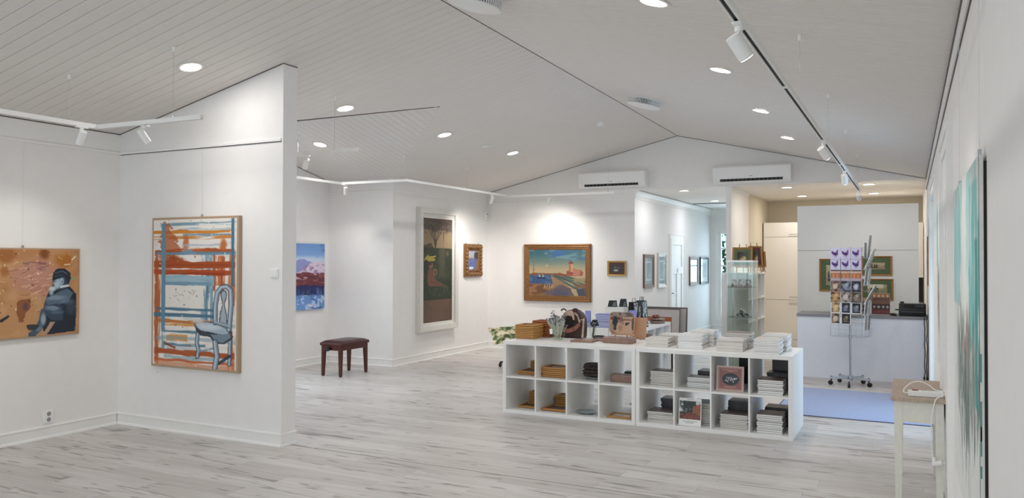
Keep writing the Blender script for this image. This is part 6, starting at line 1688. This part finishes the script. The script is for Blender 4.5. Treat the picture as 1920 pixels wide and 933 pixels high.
t = thing('cube_shelf', 'tall white pigeonhole shelf right of the glass cabinet', 'shelf', (-2.16, 12.13, 0))
KH, KD, KL = 1.44, .40, 1.52
# local: front faces +X at x=0, length along +Y
MB().box((-KD, 0, KH - .03), (0, KL, KH)).build('top_panel', WHITE, t); MB().box((-KD, 0, 0), (0, KL, .03)).build('bottom_panel', WHITE, t)
for y in (0, KL - .03): MB().box((-KD, y, .03), (0, y + .03, KH - .03)).build('side_panel', WHITE, t)
for k in range(1, 4): MB().box((-KD, k * KL / 4 - .008, .03), (-.002, k * KL / 4 + .008, KH - .03)).build('divider', WHITE, t)
for z in (.36, .68, 1.02):
    for k in range(4): MB().box((-KD, k * KL / 4 + (.03 if k == 0 else .008), z), (-.003, (k + 1) * KL / 4 - (.03 if k == 3 else .008), z + .02)).build('shelf_board', WHITE, t)
MB().box((-KD, .03, .03), (-KD + .004, KL - .03, KH - .03)).build('back_panel', WHITE, t)
for i, (yy, zz, m_, lb) in enumerate(((.14, 1.04, PAPERB, 'small white box in the upper left pigeonhole'), (.55, 1.04, BLACK, 'small black bottle in the second upper pigeonhole'), (1.25, 1.04, BLACK, 'small black bottle in the upper right pigeonhole'), (.2, .70, BLACK, 'small black box in the middle left pigeonhole'), (.95, .38, mat('grey_tin', (150, 150, 150), .4), 'small grey tin in the lower pigeonhole'))):
    s = thing('small_ware', lb, 'container', (-2.16 - .10, 12.13 + yy, zz + .001))
    MB().cyl((0, 0, 0), (0, 0, .07), .035, n=16).build('body', m_, s, bevel=.003); MB().cyl((0, 0, .07), (0, 0, .095), .018, n=12).build('cap', m_, s)
# little framed pictures on table easels on top of the shelf
def pic_still(sd):
    p = Pic(36, 36, (78, 82, 66), (0, 1), (0, 1), sd); p.band(.65, 1.1, 0, 1, (96, 74, 54), 1, .05); p.ell(.55, .62, .3, .2, (206, 178, 132), .2, .95, .1); p.ell(.45, .45, .1, .2, (214, 196, 160), .3, .8); p.ell(.3, .35, .3, .3, (40, 36, 34), .4, .7, .1)
    return p
for i, (x, y, w, h, rz) in enumerate(((-2.30, 12.42, .30, .30, .05), (-2.13, 12.62, .22, .32, R(38)), (-2.14, 13.0, .20, .24, R(30)))):
    lb = ['small gilt framed still life with green mount on a table easel, front one', 'small gilt framed dark picture turned sideways on a table easel, middle one', 'smallest gilt framed picture on a table easel, at the right'][i]
    e = thing('table_easel', ['wooden table easel under the front gilt picture', 'wooden table easel under the middle gilt picture', 'wooden table easel under the rightmost gilt picture'][i], 'easel', (x, y, KH), rz)
    for s in (-1, 1): MB().tube([(s * .09, .0, 0), (s * .05, .075, h + .14)], .008, 6).build('leg', TANB, e)
    MB().tube([(0, .12, 0), (0, .03, h)], .007, 6).build('rear_leg', TANB, e)
    MB().box((-.10, -.04, .075), (.10, .01, .087)).build('ledge', TANB, e)
    m3 = Matrix.Translation((x, y, KH)) @ Matrix.Rotation(rz, 4, 'Z')
    c = m3 @ Vector((0, .012, .0885 + h / 2))
    picture('framed_print', lb, 'picture', c, rz, w, h, .028, .022, mat('thin_gold_frame', (164, 118, 66), .4, .3), pic_still(130 + i), mat_w=.04, mat_m=GREENM if i == 0 else mat('maroon_mount', (92, 52, 50), .7), tilt=-.16)

# ================================================================== POSTCARD RACK
RX, RY = -.70, 11.22
RA = R(-13)
rk = thing('postcard_rack', 'revolving wire postcard rack on a five-wheeled silver stand', 'rack', (RX, RY, 0), RA)
MB().cyl((0, 0, .11), (0, 0, 1.80), .013, n=16).build('pole', STEEL, rk, smooth=40)
MB().cyl((0, 0, .60), (0, 0, .66), .019, n=16).build('collar', STEEL, rk, smooth=40)
MB().box((-.03, -.03, .06), (.03, .03, .125)).build('hub', mat('silver_paint', (186, 192, 202), .35, .3), rk, bevel=.004)
MB().box((-.018, -.034, .07), (.018, -.03, .108)).build('hub_clamp', BLACK, rk)
for k in range(5):
    a = R(-77 + 72 * k); d_ = Vector((math.cos(a), math.sin(a), 0)); nrm = Vector((-d_.y, d_.x, 0)); e = d_ * .235
    m_ = Matrix.Rotation(a, 4, 'Z')
    MB().box((.02, -.014, .078), (.25, .014, .108), 0, m_).build('foot_arm', mat('silver_paint', (186, 192, 202), .35, .3), rk, bevel=.004)
    cs = MB().cyl(e + Vector((0, 0, .06)), e + Vector((0, 0, .115)), .010, n=10).build('caster_stem', BLACK, rk)
    MB().cyl(e + d_ * .012 - nrm * .014 + Vector((0, 0, .029)), e + d_ * .012 + nrm * .014 + Vector((0, 0, .029)), .029, n=18).build('caster_wheel', BLACK, rk, smooth=40)
RW, RD = .195, .16     # half width of the four-sided basket
zb0, zt0 = .64, 1.80
fr = MB()
for sx in (-1, 1):
    for sy in (-1, 1): fr.cyl((sx * RW, sy * RD, zb0), (sx * RW, sy * RD, zt0), .0035, n=6)
for z in (zb0, .80, 1.79):
    fr.tube([(-RW, -RD, z), (RW, -RD, z), (RW, RD, z), (-RW, RD, z), (-RW, -RD, z)], .0028, 5)
for z in (zb0, 1.79): fr.tube([(-RW, 0, z), (RW, 0, z)], .0028, 5).tube([(0, -RD, z), (0, RD, z)], .0028, 5)
fr.build('wire_frame', WIRE, rk)
CW, CH = .124, .143
rows_z = [1.655, 1.514, 1.373, 1.232, 1.091, .95, .809]
xs = (-.129, 0, .129)
pk = MB()
for z in rows_z:
    for x in xs:
        y = -RD - .012
        pk.tube([(x - CW / 2 - .0005, -RD, z + .02), (x - CW / 2 - .0005, y - .016, z - .008), (x + CW / 2 + .0005, y - .016, z - .008), (x + CW / 2 + .0005, -RD, z + .02)], .0016, 5)
        pk.tube([(x - CW / 2 + .004, y - .018, z + .03), (x + CW / 2 - .004, y - .018, z + .03)], .0013, 5)
pk.build('front_pockets', WIRE, rk)
sp = MB()
for z in rows_z:
    for s in (1,):
        for y in (-.068, .068):
            x = RW + .012
            sp.tube([(RW, y - CW / 2 + .004, z + .02), (x + .028, y - CW / 2 + .004, z - .006), (x + .028, y + CW / 2 - .004, z - .006), (RW, y + CW / 2 - .004, z + .02)], .0016, 5)
            sp.tube([(x + .042, y - CW / 2 + .004, z + .045), (x + .042, y + CW / 2 - .004, z + .045)], .0016, 5)
sp.build('side_pockets', WIRE, rk)
bt = MB()
for k in range(7):
    x = -RW + 2 * RW * k / 6; bt.tube([(x, -RD - .035, zb0 + .10), (x, -RD - .03, zb0 + .005), (x, -RD, zb0)], .0016, 5)
    y = -RD + 2 * RD * k / 6; bt.tube([(RW + .035, y, zb0 + .12), (RW + .03, y, zb0 + .005), (RW, y, zb0)], .0016, 5)
for z in (zb0 + .10, zb0 + .05, zb0 + .006): bt.tube([(-RW, -RD - .034, z), (RW, -RD - .034, z)], .0016, 5).tube([(RW + .034, -RD, z), (RW + .034, RD, z)], .0016, 5)
bt.build('bottom_basket', WIRE, rk)
MB().box((-RW, -RD + .002, zb0 + .002), (RW, RD - .002, zb0 + .005)).build('basket_floor', ACRYL, rk)
def pic_rooster(sd):
    p = Pic(22, 28, (214, 208, 232), (0, 1), (0, 1), 140)
    V_ = (74, 44, 110)
    p.ell(.5, .55, .27, .15, V_, .15); p.ell(.24, .46, .13, .12, (96, 60, 140), .2); p.ell(.16, .38, .07, .1, V_, .2); p.ell(.68, .38, .09, .16, (110, 70, 130), .2); p.ell(.72, .24, .07, .08, (160, 70, 100), .2); p.line([(.47, .68), (.46, .8)], .05, (120, 70, 90)); p.line([(.58, .68), (.58, .8)], .05, (120, 70, 90)); p.ell(.5, .84, .25, .03, (170, 160, 200), .4, .8)
    return p
def pic_orange(sd):
    p = Pic(22, 28, (172, 106, 76), (0, 1), (0, 1), 150); p.band(-.1, .14, 0, 1, (84, 52, 40), 1, .05); p.band(.14, .3, 0, 1, (232, 222, 212), .8, .1); p.ell(.3, .55, .14, .3, (210, 140, 96), .3, .9, .1); p.ell(.7, .55, .14, .3, (206, 132, 90), .3, .9, .1); p.band(.8, 1.1, 0, 1, (190, 176, 196), .9, .03)
    return p
def pic_scene(sd, a, b, c):
    p = Pic(22, 28, a, (0, 1), (0, 1), sd); p.mix(sm(p.nz(4, 4), .46, .6), b); p.ell(.45, .55, .25, .25, c, .3, .9, .2); p.ell(.6, .35, .14, .14, (222, 210, 190), .3, .5, .1)
    return p
def framed_card(p):
    e = np.maximum(np.abs(p.U - .5) - .41, np.abs(p.V - .5) - .43); p.mix(e > 0, (238, 236, 236)); return p
cards = {0: [('rooster', None)] * 3, 1: [('rooster', None)] * 3, 2: [('orange', None)] * 3,
         3: [((150, 110, 96), (60, 44, 44), (214, 196, 180)), ((120, 124, 140), (46, 50, 66), (150, 156, 176)), ((60, 62, 74), (30, 32, 42), (206, 210, 220))],
         4: [((178, 134, 88), (74, 48, 32), (206, 164, 108)), ((168, 150, 140), (90, 76, 66), (206, 190, 184)), ((110, 96, 84), (46, 50, 40), (150, 130, 116))],
         5: [((190, 158, 110), (110, 84, 60), (214, 190, 140)), ((44, 44, 60), (26, 26, 40), (120, 130, 150)), ((44, 46, 62), (28, 28, 40), (130, 136, 150))],
         6: [((150, 124, 100), (50, 40, 36), (220, 200, 178)), ((40, 36, 34), (24, 24, 24), (120, 100, 80))]}
colname = ['left', 'middle', 'right']; rown = ['top', 'second', 'third', 'fourth', 'fifth', 'sixth', 'lowest']
mrk = Matrix.Translation((RX, RY, 0)) @ Matrix.Rotation(RA, 4, 'Z')
for r_, lst in cards.items():
    for c_, it in enumerate(lst):
        if it[0] == 'rooster': p = pic_rooster(0); kind = 'lavender postcard of a purple rooster'
        elif it[0] == 'orange': p = pic_orange(0); kind = 'orange brown postcard'
        else:
            p = pic_scene(160 + r_ * 4 + c_, *it); kind = 'small picture postcard'
            if r_ >= 5: framed_card(p); kind = 'white-bordered postcard'
        z = rows_z[r_]; pos = mrk @ Vector((xs[c_], -RD - .0165, z - .004))
        t = thing('postcard', '%s, %s column of the %s row of the rack' % (kind, colname[c_], rown[r_]), 'postcard', pos, RA, 'postcards on the front of the rack'); t.rotation_euler = (-.03, 0, RA)
        MB().box((-CW / 2 + .002, .0005, 0), (CW / 2 - .002, .004, CH)).build('card', PAPERB, t)
        colour_grid('printed_face', p.a, CW - .004, CH, t, PRINTED, 0, 1, 0, 0)
# cards in the side pockets, leaning outward, seen edge on
for i, (dy, z, lean, h, lb) in enumerate(((.068, 1.655, .10, .30, 'tall grey card sticking up from the top side pocket'), (-.05, 1.655, .03, .20, 'card in the top side pocket nearest the front'), (-.05, 1.505, .42, .30, 'card leaning far out of the second side pocket'), (.05, 1.505, .3, .22, 'card behind the far-leaning one in the second side pocket'),
                                      (-.05, 1.30, .12, .26, 'card in the third side pocket'), (.05, 1.30, .12, .22, 'second card in the third side pocket'), (-.05, 1.065, .5, .28, 'white card leaning out of the fifth side pocket'), (-.05, .915, .1, .18, 'card in the sixth side pocket'), (.05, .915, .08, .18, 'second card in the sixth side pocket'), (-.05, .72, .06, .20, 'pale card low in the side basket'), (.05, .72, .06, .20, 'second pale card low in the side basket'))):
    pos = mrk @ Vector((RW + .006, math.copysign(.068, dy), z + .007))
    t = thing('postcard', '%s of the rack' % lb, 'postcard', pos, RA, 'postcards on the side of the rack')
    t.rotation_euler = (0, lean, RA)
    MB().box((0, -CW / 2 + .010, 0), (.009, CW / 2 - .010, h)).build('card', PAPERB, t)
    MB().box((.009, -CW / 2 + .012, .004), (.0095, CW / 2 - .012, h - .004)).build('printed_face', mat('side_print_%d' % (i % 3), ((150, 154, 150), (126, 132, 140), (196, 200, 204))[i % 3], .3, var=.5, scale=30), t)

# ================================================================== CONSOLE TABLE WITH POWER STRIP
t = thing('console_table', 'narrow painted side table with a bare wooden top by the right wall', 'table', (.05, 6.36, 0))
TW, TL, TH = .335, .93, .715
CREAM = mat('cream_table_paint', (226, 224, 214), .5, var=.03)
MB().box((-TW / 2, -TL / 2, TH - .026), (TW / 2, TL / 2, TH)).build('tabletop', mat('worn_grey_wood', (176, 158, 142), .6, var=.14, scale=16, stretch=(6, 1, 1)), t, bevel=.004)
for sx in (-1, 1):
    for sy in (-1, 1):
        x, y = sx * (TW / 2 - .045), sy * (TL / 2 - .05)
        a, b = .026, .019
        vs = [(x - a, y - a, TH - .026), (x + a, y - a, TH - .026), (x + a, y + a, TH - .026), (x - a, y + a, TH - .026), (x - b, y - b, 0), (x + b, y - b, 0), (x + b, y + b, 0), (x - b, y + b, 0)]
        MB().add(vs, [(0, 1, 2, 3), (7, 6, 5, 4), (0, 4, 5, 1), (1, 5, 6, 2), (2, 6, 7, 3), (3, 7, 4, 0)]).build('leg', CREAM, t)
for s in (-1, 1):
    MB().box((s * (TW / 2 - .034) - .009, -TL / 2 + .076, TH - .166), (s * (TW / 2 - .034) + .009, TL / 2 - .076, TH - .026)).build('apron', CREAM, t)
    MB().box((-TW / 2 + .071, s * (TL / 2 - .038) - .009, TH - .166), (TW / 2 - .071, s * (TL / 2 - .038) + .009, TH - .026)).build('apron', CREAM, t)
sx0, sy0 = .092, 6.0
t = thing('power_strip', 'white power strip with a red switch lying on the side table', 'power strip', (sx0, sy0, TH + .001), R(3))
MB().box((-.105, -.026, 0), (.105, .026, .038)).build('body', WHITEP, t, bevel=.006)
MB().box((-.082, -.012, .038), (-.045, .012, .044)).build('switch', mat('red_switch', (150, 30, 34), .3), t, bevel=.002)
for k in range(3): MB().cyl((-.01 + k * .042, 0, .0375), (-.01 + k * .042, 0, .0392), .017, n=18).build('socket', mat('socket_white', (214, 214, 212), .5), t)
pts = [(-.105, 0, .018), (-.13, .005, .02), (-.125, .02, .045), (-.08, .03, .085), (-.03, .03, .095), (.02, .03, .075), (.06, .028, .045), (.105, .02, .04), (.122, .0, .045), (.118, -.03, .035), (.09, -.07, .02), (.058, -.106, .0075), (.045, -.116, -.02), (.03, -.116, -.10), (.024, -.115, -.2), (.026, -.115, -.3), (.036, -.115, -.385)]
def smooth_path(P, n=5):
    P = [Vector(p) for p in P]; out = []
    for i in range(len(P) - 1):
        a, b, c, d_ = P[max(i - 1, 0)], P[i], P[i + 1], P[min(i + 2, len(P) - 1)]
        for k in range(n):
            s = k / n; out.append(.5 * ((2 * b) + (c - a) * s + (2 * a - 5 * b + 4 * c - d_) * s * s + (3 * b - a - 3 * c + d_) * s ** 3))
    return out + [P[-1]]
MB().tube(smooth_path(pts), .0035, 8).build('cord', WHITEP, t, smooth=60)
MB().cyl((.036, -.115, -.375), (.045, -.115, -.425), .010, .017, n=12).cyl((.04, -.115, -.42), (.085, -.115, -.408), .017, .018, n=14).cyl((.085, -.108, -.408), (.104, -.108, -.404), .0025, n=6).cyl((.085, -.122, -.408), (.104, -.122, -.404), .0025, n=6).build('plug', WHITEP, t, smooth=50)
